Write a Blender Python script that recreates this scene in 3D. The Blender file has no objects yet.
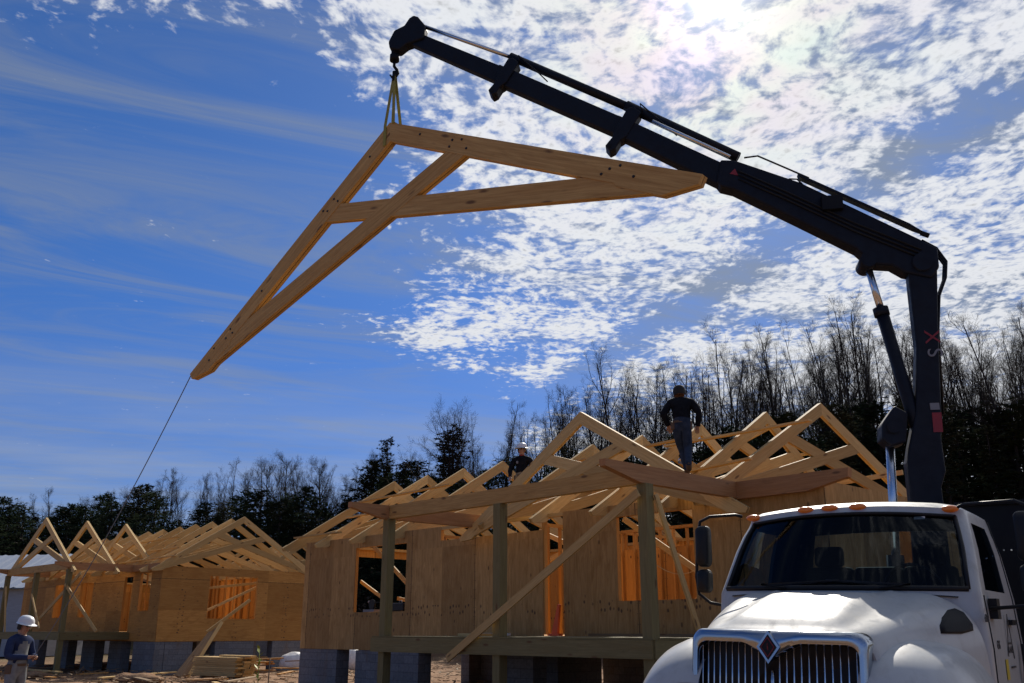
import bpy, bmesh, math, random
from mathutils import Vector, Matrix, noise
random.seed(7)
C = bpy.data.collections.new('building_site'); bpy.context.scene.collection.children.link(C)
sc = bpy.context.scene
V = Vector
# ------------------------------------------------------------------ node helpers
class NT:
    def __init__(s, tree):
        s.t = tree; s.n = tree.nodes; s.l = tree.links
    def node(s, typ, **kw):
        n = s.n.new(typ)
        for k, v in kw.items(): setattr(n, k, v)
        return n
    def put(s, sock, v):
        if isinstance(v, bpy.types.NodeSocket): s.l.new(v, sock)
        elif v is not None:
            try: sock.default_value = v
            except Exception: sock.default_value = (*v, 1)
    def m(s, op, a, b=None, c=None, clamp=False):
        n = s.node('ShaderNodeMath', operation=op, use_clamp=clamp)
        for i, q in enumerate((a, b, c)):
            if q is not None: s.put(n.inputs[i], q)
        return n.outputs[0]
    def vm(s, op, a, b=None):
        n = s.node('ShaderNodeVectorMath', operation=op)
        s.put(n.inputs[0], a)
        if b is not None: s.put(n.inputs[1], b)
        return n.outputs['Value'] if op in ('DOT_PRODUCT', 'LENGTH', 'DISTANCE') else n.outputs[0]
    def comb(s, x, y, z=0.0):
        n = s.node('ShaderNodeCombineXYZ')
        for i, q in enumerate((x, y, z)): s.put(n.inputs[i], q)
        return n.outputs[0]
    def sep(s, v):
        n = s.node('ShaderNodeSeparateXYZ'); s.put(n.inputs[0], v); return n.outputs
    def noise(s, vec, scale=5, detail=3, rough=.55, dist=0.0, dims='3D'):
        n = s.node('ShaderNodeTexNoise', noise_dimensions=dims)
        s.put(n.inputs['Vector'], vec); s.put(n.inputs['Scale'], scale); s.put(n.inputs['Detail'], detail)
        s.put(n.inputs['Roughness'], rough); s.put(n.inputs['Distortion'], dist)
        return n.outputs[0]
    def vor(s, vec, scale=5, feature='F1', out='Distance', rnd=1.0):
        n = s.node('ShaderNodeTexVoronoi', feature=feature)
        s.put(n.inputs['Vector'], vec); s.put(n.inputs['Scale'], scale); s.put(n.inputs['Randomness'], rnd)
        return n.outputs[out]
    def white(s, vec):
        n = s.node('ShaderNodeTexWhiteNoise', noise_dimensions='3D'); s.put(n.inputs[0], vec); return n.outputs[0]
    def mr(s, v, a, b, c=0.0, d=1.0, smooth=False):
        n = s.node('ShaderNodeMapRange', interpolation_type='SMOOTHSTEP' if smooth else 'LINEAR')
        for i, q in enumerate((v, a, b, c, d)): s.put(n.inputs[i], q)
        return n.outputs[0]
    def mix(s, f, a, b, mode='MIX'):
        n = s.node('ShaderNodeMix', data_type='RGBA', blend_type=mode)
        s.put(n.inputs[0], f); s.put(n.inputs[6], col(a)); s.put(n.inputs[7], col(b))
        return n.outputs[2]
    def bump(s, h, strength=.3, dist=.01):
        n = s.node('ShaderNodeBump'); s.put(n.inputs['Height'], h); n.inputs['Strength'].default_value = strength
        n.inputs['Distance'].default_value = dist; return n.outputs[0]
def col(c):
    return (*c, 1) if isinstance(c, (tuple, list)) and len(c) == 3 else c
MATS = {}
def mat(name, base=(.5,.5,.5), rough=.6, metal=0.0, spec=None, coat=0.0, fn=None, emit=None):
    m = bpy.data.materials.new(name); m.use_nodes = True
    t = NT(m.node_tree); b = m.node_tree.nodes['Principled BSDF']
    b.inputs['Base Color'].default_value = col(base); b.inputs['Roughness'].default_value = rough
    b.inputs['Metallic'].default_value = metal; b.inputs['Coat Weight'].default_value = coat
    b.inputs['Coat Roughness'].default_value = .14
    if spec is not None: b.inputs['Specular IOR Level'].default_value = spec
    if fn: fn(t, b)
    MATS[name] = m
    return m
def uvco(t): return t.node('ShaderNodeTexCoord').outputs['UV']
def objco(t): return t.node('ShaderNodeTexCoord').outputs['Object']
# ---- sawn timber: U runs along the board in metres, V = 10*board number + distance round the board
def timber(base, dark, knot=(.12,.06,.03), knots=1.0, tone=.35, rough=.72):
    def fn(t, b):
        x, y, z = t.sep(uvco(t))
        bid = t.m('FLOOR', t.m('DIVIDE', y, 10.0)); yl = t.m('SUBTRACT', y, t.m('MULTIPLY', bid, 10.0))
        rnd = t.white(t.comb(bid, 3.1, 0.0)); rnd2 = t.white(t.comb(bid, 8.7, 1.0))
        vec = t.comb(t.m('ADD', t.m('MULTIPLY', x, 1.3), t.m('MULTIPLY', rnd, 40.0)), t.m('MULTIPLY', yl, 26.0), rnd2)
        g = t.noise(vec, 1.6, 5, .62, .6)
        g2 = t.noise(t.comb(t.m('MULTIPLY', x, .5), t.m('MULTIPLY', yl, 5.0), bid), 1.5, 2)
        c = t.mix(t.mr(g, .32, .72), dark, base)
        c = t.mix(t.mr(g2, .45, .75, 0.0, .45), c, t.mix(1.0, base, (.75,.62,.5), 'MULTIPLY'))
        c = t.mix(1.0, c, t.comb(*[t.mr(rnd, 0, 1, 1-tone*k, 1+tone*.45) for k in (1.0,1.12,1.3)]), 'MULTIPLY')
        kv = t.comb(t.m('ADD', t.m('MULTIPLY', x, 1.9), t.m('MULTIPLY', rnd2, 30.0)), t.m('MULTIPLY', yl, 6.5), bid)
        kd = t.vor(kv, 1.0); kc = t.vor(kv, 1.0, out='Color')
        keep = t.m('GREATER_THAN', t.sep(kc)[0], 1.0-.5*knots)
        k = t.m('MULTIPLY', t.mr(kd, .09, .19, 1.0, 0.0), keep)
        c = t.mix(t.m('MULTIPLY', k, .85), c, knot)
        # dirt smudges with a shape of their own
        s_ = t.noise(t.comb(t.m('MULTIPLY', x, 1.1), t.m('MULTIPLY', yl, 3.0), t.m('ADD', bid, 50.0)), 2.2, 4, .6)
        c = t.mix(t.mr(s_, .60, .74, 0, .38), c, t.mix(1.0, base, (.45,.42,.38), 'MULTIPLY'))
        t.put(b.inputs['Base Color'], c)
        t.put(b.inputs['Normal'], t.bump(g, .25, .003))
    return fn
pine = mat('pine_lumber', rough=.7, spec=.25, fn=timber((.67,.48,.22), (.50,.33,.13)))
pine2 = mat('pine_lumber_warm', rough=.7, spec=.25, fn=timber((.60,.33,.10), (.46,.23,.065)))
treated = mat('treated_lumber', rough=.75, spec=.2, fn=timber((.24,.20,.095), (.16,.135,.062), tone=.15, knots=.7))
beamw = mat('beam_timber', rough=.68, spec=.25, fn=timber((.60,.39,.15), (.38,.22,.075), tone=.14, knots=1.8))
redend = mat('red_sealed_timber', rough=.62, spec=.3, fn=timber((.48,.245,.105), (.33,.155,.062), tone=.12, knots=.4))
oldwood = mat('weathered_boards', rough=.8, spec=.2, fn=timber((.33,.24,.15), (.2,.14,.085)))
def ply(base, dark, horiz=False):
    def fn(t, b):
        x, y, z = t.sep(uvco(t))
        if horiz: x, y = y, x
        pid = t.comb(t.m('FLOOR', t.m('DIVIDE', x, 1.22)), t.m('FLOOR', t.m('DIVIDE', y, 2.44)), 5.0)
        rnd = t.white(pid)
        v = t.comb(t.m('ADD', t.m('MULTIPLY', x, 9.0), t.m('MULTIPLY', rnd, 30.0)), t.m('MULTIPLY', y, .9), rnd)
        g = t.noise(v, 1.7, 6, .65, 1.2)
        c = t.mix(t.mr(g, .3, .72), dark, base)
        c = t.mix(1.0, c, t.comb(*[t.mr(rnd, 0, 1, lo, hi) for lo, hi in ((.74,1.12),(.72,1.1),(.70,1.06))]), 'MULTIPLY')
        blot = t.noise(t.comb(t.m('MULTIPLY', x, 1.8), y, 3.0), 1.9, 5, .65)
        c = t.mix(t.mr(blot, .50, .70, 0, .6), c, t.mix(1.0, dark, (.8,.72,.66), 'MULTIPLY'))
        # knots and plugs
        kv = t.comb(t.m('MULTIPLY', x, 5.0), t.m('MULTIPLY', y, 2.6), rnd)
        kd = t.vor(kv, 1.0); keep = t.m('GREATER_THAN', t.sep(t.vor(kv, 1.0, out='Color'))[0], .70)
        c = t.mix(t.m('MULTIPLY', t.m('MULTIPLY', t.mr(kd, .08, .16, 1, 0), keep), .75), c, (.09,.05,.03))
        # mill stamps: rows of small dark dashes at one height of each sheet
        sv = t.comb(t.m('MULTIPLY', x, 9.0), t.m('MULTIPLY', y, 6.0), 1.0)
        sd = t.vor(sv, 1.0, rnd=.5)
        row = t.m('PINGPONG', t.m('SUBTRACT', y, .95), 1.22)
        rowm = t.m('LESS_THAN', row, .13)
        c = t.mix(t.m('MULTIPLY', t.m('MULTIPLY', t.mr(sd, .18, .30, 1, 0), rowm), .85), c, (.08,.05,.035))
        # panel joints
        jx = t.m('PINGPONG', x, .61); j1 = t.m('LESS_THAN', t.m('ABSOLUTE', t.m('SUBTRACT', t.m('PINGPONG', x, 1.22), 0.0)), .011)
        c = t.mix(t.m('MULTIPLY', j1, .75), c, (.04,.025,.015))
        # nail heads every 15 cm beside the joints
        nx = t.m('LESS_THAN', t.m('ABSOLUTE', t.m('SUBTRACT', t.m('PINGPONG', x, 1.22), .03)), .007)
        ny = t.m('LESS_THAN', t.m('PINGPONG', y, .1), .007)
        c = t.mix(t.m('MULTIPLY', nx, ny), c, (.06,.045,.035))
        t.put(b.inputs['Base Color'], c); t.put(b.inputs['Normal'], t.bump(g, .3, .004))
    return fn
sheath = mat('sheathing_plywood', rough=.78, spec=.15, fn=ply((.56,.345,.145), (.33,.19,.07)))
sheathw = mat('sheathing_plywood_warm', rough=.78, spec=.2, fn=ply((.54,.29,.085), (.36,.175,.048), True))
inner = mat('sheathing_inside', rough=.75, spec=.2, fn=ply((.66,.36,.11), (.50,.25,.07)))
def f_block(t, b):
    x, y, z = t.sep(uvco(t))
    row = t.m('FLOOR', t.m('DIVIDE', y, .2))
    xo = t.m('ADD', x, t.m('MULTIPLY', row, .2))
    jy = t.m('LESS_THAN', t.m('PINGPONG', y, .2), .007); jy = t.m('LESS_THAN', t.m('FRACT', t.m('DIVIDE', y, .2)), .05)
    jx = t.m('LESS_THAN', t.m('FRACT', t.m('DIVIDE', xo, .4)), .025)
    j = t.m('MAXIMUM', jx, jy)
    bn = t.white(t.comb(t.m('FLOOR', t.m('DIVIDE', xo, .4)), row, 0.0))
    n = t.noise(t.comb(x, y, 0.0), 14, 5, .65)
    c = t.mix(t.mr(n, .3, .7), (.13,.135,.15), (.21,.215,.23))
    c = t.mix(1.0, c, t.comb(*[t.mr(bn, 0, 1, .85, 1.08)]*3), 'MULTIPLY')
    c = t.mix(t.m('MULTIPLY', j, .8), c, (.07,.07,.075))
    st = t.noise(t.comb(x, t.m('MULTIPLY', y, .5), 7.0), 2.4, 4)
    c = t.mix(t.mr(st, .55, .72, 0, .5), c, (.17,.12,.085))
    t.put(b.inputs['Base Color'], c)
    t.put(b.inputs['Normal'], t.bump(t.m('SUBTRACT', n, j), .5, .006))
block = mat('concrete_block', rough=.9, spec=.2, fn=f_block)
def f_ground(t, b):
    co = objco(t); x, y, z = t.sep(co)
    n1 = t.noise(co, .35, 6, .62); n2 = t.noise(co, 3.2, 6, .7); n3 = t.noise(co, 22.0, 4, .7)
    c = t.mix(t.mr(n1, .35, .65), (.20,.105,.055), (.31,.19,.115))
    c = t.mix(t.mr(n2, .42, .66, 0, .7), c, (.13,.08,.05))
    c = t.mix(t.mr(n3, .52, .72, 0, .6), c, (.40,.29,.19))
    # wood chips and litter
    ch = t.vor(t.comb(t.m('MULTIPLY', x, 5.0), t.m('MULTIPLY', y, 9.0), 0.0), 1.0)
    c = t.mix(t.mr(ch, .10, .16, .8, 0), c, (.5,.38,.24))
    far = t.mr(t.vm('LENGTH', co), 48, 75)
    leaf = t.mix(t.mr(n2, .35, .7), (.05,.035,.02), (.11,.075,.045))
    grass = t.mix(t.mr(n1, .45, .6), leaf, (.06,.06,.025))
    c = t.mix(far, c, grass)
    t.put(b.inputs['Base Color'], c)
    h = t.m('ADD', t.m('MULTIPLY', n2, 1.0), t.m('MULTIPLY', n3, .4))
    t.put(b.inputs['Normal'], t.bump(h, .8, .08))
groundm = mat('bare_dirt', rough=.95, spec=.1, fn=f_ground)
def noisy(a, c_, scale=6, amt=.5, bmp=.2, dist=.01, stretch=(1,1,1), detail=4):
    def fn(t, b):
        co = t.vm('MULTIPLY', objco(t), stretch)
        n = t.noise(co, scale, detail, .6)
        t.put(b.inputs['Base Color'], t.mix(t.mr(n, .5-amt*.4, .5+amt*.4), a, c_))
        if bmp: t.put(b.inputs['Normal'], t.bump(n, bmp, dist))
    return fn
bark = mat('grey_bark', rough=.9, spec=.15, fn=noisy((.022,.018,.016), (.055,.045,.04), 5, .6, .6, .03, (3,3,.6)))
twigm = mat('bare_twigs', rough=.9, spec=.05, base=(.030,.024,.021))
def f_leaf(a, c_):
    def fn(t, b):
        n = t.noise(objco(t), 1.1, 3, .6); n2 = t.noise(objco(t), 9.0, 2, .6)
        c = t.mix(t.mr(n, .35, .65), a, c_); c = t.mix(t.mr(n2, .3, .7, 0, .5), c, a)
        t.put(b.inputs['Base Color'], c)
    return fn
needle = mat('pine_needles', rough=1, spec=0, fn=f_leaf((.018,.028,.017), (.05,.064,.032)))
needle2 = mat('cedar_needles', rough=1, spec=0, fn=f_leaf((.024,.028,.016), (.064,.060,.034)))
brushm = mat('dry_undergrowth', rough=1, spec=0, fn=f_leaf((.035,.027,.02), (.085,.066,.046)))
greenleaf = mat('yellow_green_leaf', rough=.6, spec=.3, base=(.30,.34,.05))
def f_paint(t, b):
    co = objco(t)
    n = t.noise(co, 2.2, 5, .65); n2 = t.noise(t.vm('MULTIPLY', co, (1.0,1.0,.4)), 9, 5, .7)
    c = t.mix(t.mr(n, .40, .7, 0, .4), (.47,.48,.475), (.38,.375,.35))
    c = t.mix(t.mr(n2, .52, .72, 0, .35), c, (.30,.27,.23))
    t.put(b.inputs['Base Color'], c)
    t.put(b.inputs['Roughness'], t.mr(n2, .35, .7, .36, .6))
white = mat('white_truck_paint', rough=.4, spec=.25, coat=.35, fn=f_paint)
def f_chrome(t, b):
    n = t.noise(objco(t), 7, 4, .6)
    t.put(b.inputs['Roughness'], t.mr(n, .3, .7, .08, .24))
chrome = mat('chrome', (.42,.45,.50), .1, 1.0, fn=f_chrome)
steel = mat('cylinder_chrome', (.62,.64,.68), .22, 1.0)
black = mat('black_plastic', (.008,.008,.010), .5, spec=.3)
rubber = mat('tyre_rubber', (.02,.02,.02), .85)
dark = mat('dark_interior', (.028,.03,.036), .85, spec=.1, fn=noisy((.010,.011,.014), (.02,.022,.026), 8, .5, 0))
cranem = mat('navy_black_crane_paint', (.012,.014,.022), .5, spec=.25, fn=lambda t, b: (
    t.put(b.inputs['Base Color'], t.mix(t.mr(t.noise(objco(t), 3, 5, .7), .5, .75, 0, .6), (.004,.006,.014), (.010,.011,.016))),
    t.put(b.inputs['Roughness'], t.mr(t.noise(objco(t), 9, 4, .7),   .3, .7, .42, .7))))
steelblack = mat('black_steel_cabinet', (.012,.013,.018), .6, spec=.2, fn=noisy((.004,.005,.009), (.009,.010,.013), 4, .5, .1))
amber = mat('amber_lens', (.9,.22,.02), .25, coat=.5)
lens = mat('clear_lens', (.6,.62,.65), .12, coat=1.0)
mirrorm = mat('mirror_face', (.5,.52,.55), .05, 1.0)
redp = mat('red_sticker', (.22,.012,.02), .5)
greyp = mat('grey_sticker', (.18,.18,.2), .5)
whitep = mat('white_sticker', (.62,.62,.6), .5)
yellowp = mat('yellow_sticker', (.55,.42,.03), .5)
orangep = mat('orange_plastic', (.75,.10,.02), .5)
blackp = mat('black_lettering', (.03,.03,.035), .5)
slingm = mat('yellow_webbing', rough=.8, fn=noisy((.34,.31,.07), (.24,.21,.05), 30, .6, .2, .002))
ropem = mat('blue_grey_rope', (.10,.13,.19), .85)
wrapm = mat('white_plastic_wrap', (.72,.71,.70), .4, fn=noisy((.55,.53,.5), (.82,.81,.8), 6, .6, .8, .03))
roofm = mat('metal_roofing', (.50,.53,.56), .45, .3)
sidingm = mat('grey_siding', (.36,.37,.39), .7, fn=noisy((.30,.31,.33), (.4,.41,.43), 2, .6, 0, stretch=(1,1,4)))
skin_ = mat('skin', (.36,.20,.14), .55)
jacket = mat('navy_jacket', spec=.05, fn=noisy((.02,.03,.075), (.035,.05,.11), 12, .6, .3, .01), rough=.85)
jacketg = mat('grey_jacket', spec=.05, fn=noisy((.15,.155,.16), (.24,.245,.25), 12, .6, .3, .01), rough=.85)
jeans = mat('blue_jeans', spec=.05, fn=noisy((.018,.028,.05), (.045,.06,.095), 14, .6, .3, .01), rough=.9)
greypant = mat('grey_work_trousers', spec=.05, fn=noisy((.15,.16,.17), (.24,.25,.26), 14, .6, .3, .01), rough=.9)
tanpant = mat('tan_work_trousers', spec=.05, fn=noisy((.19,.15,.10), (.27,.22,.15), 14, .6, .3, .01), rough=.9)
shirt = mat('black_shirt', spec=.05, fn=noisy((.006,.007,.010), (.016,.017,.022), 12, .6, .3, .01), rough=.85)
boots = mat('brown_boots', (.10,.06,.035), .7)
hardhat = mat('white_hard_hat', (.66,.67,.69), .35)
hair = mat('dark_cap', (.015,.014,.014), .9)
redcloth = mat('red_cloth', (.35,.03,.02), .9)
bolt_m = mat('black_bolt', (.03,.028,.026), .5, .5)
def glassmat(name, tint, refl=1.0):
    m = bpy.data.materials.new(name); m.use_nodes = True; nt = m.node_tree; nt.nodes.clear(); t = NT(nt)
    tr = t.node('ShaderNodeBsdfTransparent'); tr.inputs[0].default_value = col(tint)
    gl = t.node('ShaderNodeBsdfGlossy'); gl.inputs['Roughness'].default_value = .02; gl.inputs['Color'].default_value = (.9,.95,1,1)
    fr = t.node('ShaderNodeFresnel'); fr.inputs[0].default_value = 1.5
    mx = t.node('ShaderNodeMixShader'); t.l.new(t.m('MULTIPLY', fr.outputs[0], refl), mx.inputs[0]); t.l.new(tr.outputs[0], mx.inputs[1]); t.l.new(gl.outputs[0], mx.inputs[2])
    o = t.node('ShaderNodeOutputMaterial'); t.l.new(mx.outputs[0], o.inputs[0]); return m
glass = glassmat('windscreen_glass', (.44,.53,.57), .45)
# ------------------------------------------------------------------ mesh builder
BID = [0]
class MB:
    def __init__(s): s.v = []; s.f = []; s.uv = []; s.mi = []; s.sm = []
    def face(s, pts, uvs=None, mi=0, smooth=False):
        k = len(s.v); s.v += [tuple(p) for p in pts]; s.f.append(tuple(range(k, k+len(pts))))
        s.uv.append(uvs or [(0, 0)]*len(pts)); s.mi.append(mi); s.sm.append(smooth)
    def idx(s, ix, uvs=None, mi=0, smooth=True):
        s.f.append(tuple(ix)); s.uv.append(uvs or [(0, 0)]*len(ix)); s.mi.append(mi); s.sm.append(smooth)
    def beam(s, p, q, w, h, up=(0,0,1), mi=0):
        """board from p to q (centre line), w across, h along up"""
        p = V(p); q = V(q); d = q-p; L = d.length; d.normalize(); up = V(up)
        sd = d.cross(up)
        if sd.length < 1e-4: sd = d.cross(V((0,1,0)))
        sd.normalize(); u2 = sd.cross(d)
        BID[0] += 1; b = BID[0]*10; o = random.random()*9
        c = [(-1,-1),(1,-1),(1,1),(-1,1)]
        P = [[e + sd*(w/2*i) + u2*(h/2*j) for i, j in c] for e in (p, q)]
        k = len(s.v); s.v += [tuple(x) for r in P for x in r]
        ws = [w, h, w, h]; acc = .5
        for i in range(4):
            j = (i+1) % 4
            s.f.append((k+i, k+j, k+4+j, k+4+i)); s.uv.append([(o, b+acc), (o, b+acc+ws[i]), (o+L, b+acc+ws[i]), (o+L, b+acc)])
            acc += ws[i]+.13; s.mi.append(mi); s.sm.append(False)
        s.f.append((k+3, k+2, k+1, k)); s.uv.append([(o, b), (o+.02, b), (o+.02, b+.1), (o, b+.1)]); s.mi.append(mi); s.sm.append(False)
        s.f.append((k+4, k+5, k+6, k+7)); s.uv.append([(o, b), (o+.02, b), (o+.02, b+.1), (o, b+.1)]); s.mi.append(mi); s.sm.append(False)
        return s
    def box(s, lo, hi, mi=0):
        x0, y0, z0 = lo; x1, y1, z1 = hi
        def q(pts, uv): s.face(pts, uv, mi)
        q([(x0,y0,z0),(x1,y0,z0),(x1,y0,z1),(x0,y0,z1)], [(x0,z0),(x1,z0),(x1,z1),(x0,z1)])
        q([(x1,y1,z0),(x0,y1,z0),(x0,y1,z1),(x1,y1,z1)], [(x1,z0),(x0,z0),(x0,z1),(x1,z1)])
        q([(x1,y0,z0),(x1,y1,z0),(x1,y1,z1),(x1,y0,z1)], [(y0,z0),(y1,z0),(y1,z1),(y0,z1)])
        q([(x0,y1,z0),(x0,y0,z0),(x0,y0,z1),(x0,y1,z1)], [(y1,z0),(y0,z0),(y0,z1),(y1,z1)])
        q([(x0,y0,z1),(x1,y0,z1),(x1,y1,z1),(x0,y1,z1)], [(x0,y0),(x1,y0),(x1,y1),(x0,y1)])
        q([(x0,y1,z0),(x1,y1,z0),(x1,y0,z0),(x0,y0,z0)], [(x0,y1),(x1,y1),(x1,y0),(x0,y0)])
        return s
    def prism(s, poly, t0, t1, f=lambda a, t, b: (a, t, b), ax=None, mi=0):
        """flat polygon (a,b) given thickness t0..t1; UV: U along ax"""
        n = len(poly); BID[0] += 1; bb = BID[0]*10+3; o = random.random()*9
        ar = sum(poly[i][0]*poly[(i+1) % n][1]-poly[(i+1) % n][0]*poly[i][1] for i in range(n))
        if ar < 0: poly = poly[::-1]
        ax = V((1, 0)) if ax is None else V(ax).normalized(); ay = V((-ax[1], ax[0]))
        uv = [(o+V(p).dot(ax), bb+(V(p)-V(poly[0])).dot(ay)) for p in poly]
        s.face([f(a, t0, b) for a, b in poly], uv, mi)
        s.face([f(a, t1, b) for a, b in poly][::-1], [(u, v_+.7) for u, v_ in uv][::-1], mi)
        for i in range(n):
            j = (i+1) % n; a, b = poly[i], poly[j]
            s.face([f(a[0], t0, a[1]), f(a[0], t1, a[1]), f(b[0], t1, b[1]), f(b[0], t0, b[1])],
                   [(uv[i][0], bb+1.5), (uv[i][0], bb+1.5+t1-t0), (uv[j][0], bb+1.5+t1-t0), (uv[j][0], bb+1.5)], mi)
        return s
    def tube(s, pts, r, n=8, cap=True, mi=0, smooth=True):
        pts = [V(p) for p in pts]; rs = r if isinstance(r, (list, tuple)) else [r]*len(pts)
        k0 = len(s.v); prev = None
        for i, p in enumerate(pts):
            d = (pts[min(i+1, len(pts)-1)]-pts[max(i-1, 0)]).normalized()
            if prev is None:
                a = d.cross(V((0,0,1)));
                if a.length < .1: a = d.cross(V((0,1,0)))
            else: a = prev - d*prev.dot(d)
            a.normalize(); prev = a; b = d.cross(a)
            for j in range(n):
                t = 2*math.pi*j/n; s.v.append(tuple(p+(a*math.cos(t)+b*math.sin(t))*rs[i]))
        for i in range(len(pts)-1):
            for j in range(n):
                a = k0+i*n+j; b = k0+i*n+(j+1) % n
                s.idx((a, a+n, b+n, b), None, mi, smooth)
        if cap:
            s.idx([k0+j for j in range(n)], None, mi, False); s.idx([k0+(len(pts)-1)*n+j for j in range(n)][::-1], None, mi, False)
        return s
    def ball(s, c, r, n=10, m=7, sc_=(1,1,1), mi=0):
        k0 = len(s.v)
        for i in range(m+1):
            ph = math.pi*i/m
            for j in range(n):
                t = 2*math.pi*j/n
                s.v.append((c[0]+r*sc_[0]*math.sin(ph)*math.cos(t), c[1]+r*sc_[1]*math.sin(ph)*math.sin(t), c[2]+r*sc_[2]*math.cos(ph)))
        for i in range(m):
            for j in range(n):
                a = k0+i*n+j; b = k0+i*n+(j+1) % n
                s.idx((a, a+n, b+n, b), None, mi, True)
        return s
    def grid(s, rows, close=False, mi=0, skip=None, smooth=True):
        k0 = len(s.v); n = len(rows[0])
        for r in rows: s.v += [tuple(p) for p in r]
        for i in range(len(rows)-1):
            for j in range(n if close else n-1):
                if skip and skip(i, j): continue
                a = k0+i*n+j; b = k0+i*n+(j+1) % n
                s.idx((a, b, b+n, a+n), None, mi, smooth)
        return s
    def build(s, name, m, parent=None, merge=0, sharp=None, loc=None):
        me = bpy.data.meshes.new(name); me.from_pydata(s.v, [], s.f)
        for mm in (m if isinstance(m, (list, tuple)) else [m]): me.materials.append(mm)
        uvl = me.uv_layers.new(name='UVMap'); flat = [c for f in s.uv for u in f for c in u]
        uvl.data.foreach_set('uv', flat)
        me.polygons.foreach_set('material_index', s.mi); me.polygons.foreach_set('use_smooth', s.sm)
        if merge:
            bm = bmesh.new(); bm.from_mesh(me); bmesh.ops.remove_doubles(bm, verts=bm.verts, dist=merge); bmesh.ops.recalc_face_normals(bm, faces=bm.faces); bm.to_mesh(me); bm.free()
        me.update()
        if sharp is not None: me.set_sharp_from_angle(angle=math.radians(sharp))
        o = bpy.data.objects.new(name, me); C.objects.link(o)
        if parent: o.parent = parent
        if loc: o.location = loc
        return o
def tag(o, label=None, cat=None, group=None, kind=None):
    if label: o['label'] = label
    if cat: o['category'] = cat
    if group: o['group'] = group
    if kind: o['kind'] = kind
    return o
def thing(name, label, cat, loc=(0,0,0), rot=(0,0,0), group=None):
    o = bpy.data.objects.new(name, None); C.objects.link(o); o.location = loc; o.rotation_euler = rot
    o.empty_display_size = .2
    return tag(o, label, cat, group)
def part(name, parent, loc=(0,0,0), rot=(0,0,0)):
    o = bpy.data.objects.new(name, None); C.objects.link(o); o.parent = parent; o.location = loc; o.rotation_euler = rot; o.empty_display_size = .1
    return o
def bevel(o, w=.01, seg=2, angle=40):
    m = o.modifiers.new('bevel', 'BEVEL'); m.width = w; m.segments = seg; m.limit_method = 'ANGLE'; m.angle_limit = math.radians(angle)
    return o
def lettering(body, size, m, parent, loc, rot, name='lettering', ext=.002):
    cu = bpy.data.curves.new(name, 'FONT'); cu.body = body; cu.size = size; cu.extrude = ext; cu.align_x = 'CENTER'; cu.align_y = 'CENTER'
    cu.materials.append(m)
    tmp = bpy.data.objects.new(name, cu); C.objects.link(tmp)
    dg = bpy.context.evaluated_depsgraph_get(); dg.update()
    me = bpy.data.meshes.new_from_object(tmp.evaluated_get(dg)); bpy.data.objects.remove(tmp)
    o = bpy.data.objects.new(name, me); C.objects.link(o); o.parent = parent; o.location = loc; o.rotation_euler = rot
    return o
def clip(poly, n, d):
    """keep side where n.p <= d"""
    out = []
    for i in range(len(poly)):
        a = V(poly[i]); b = V(poly[(i+1) % len(poly)]); da = a.dot(n)-d; db = b.dot(n)-d
        if da <= 0: out.append(tuple(a))
        if da*db < 0: out.append(tuple(a+(b-a)*(da/(da-db))))
    return out
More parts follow.
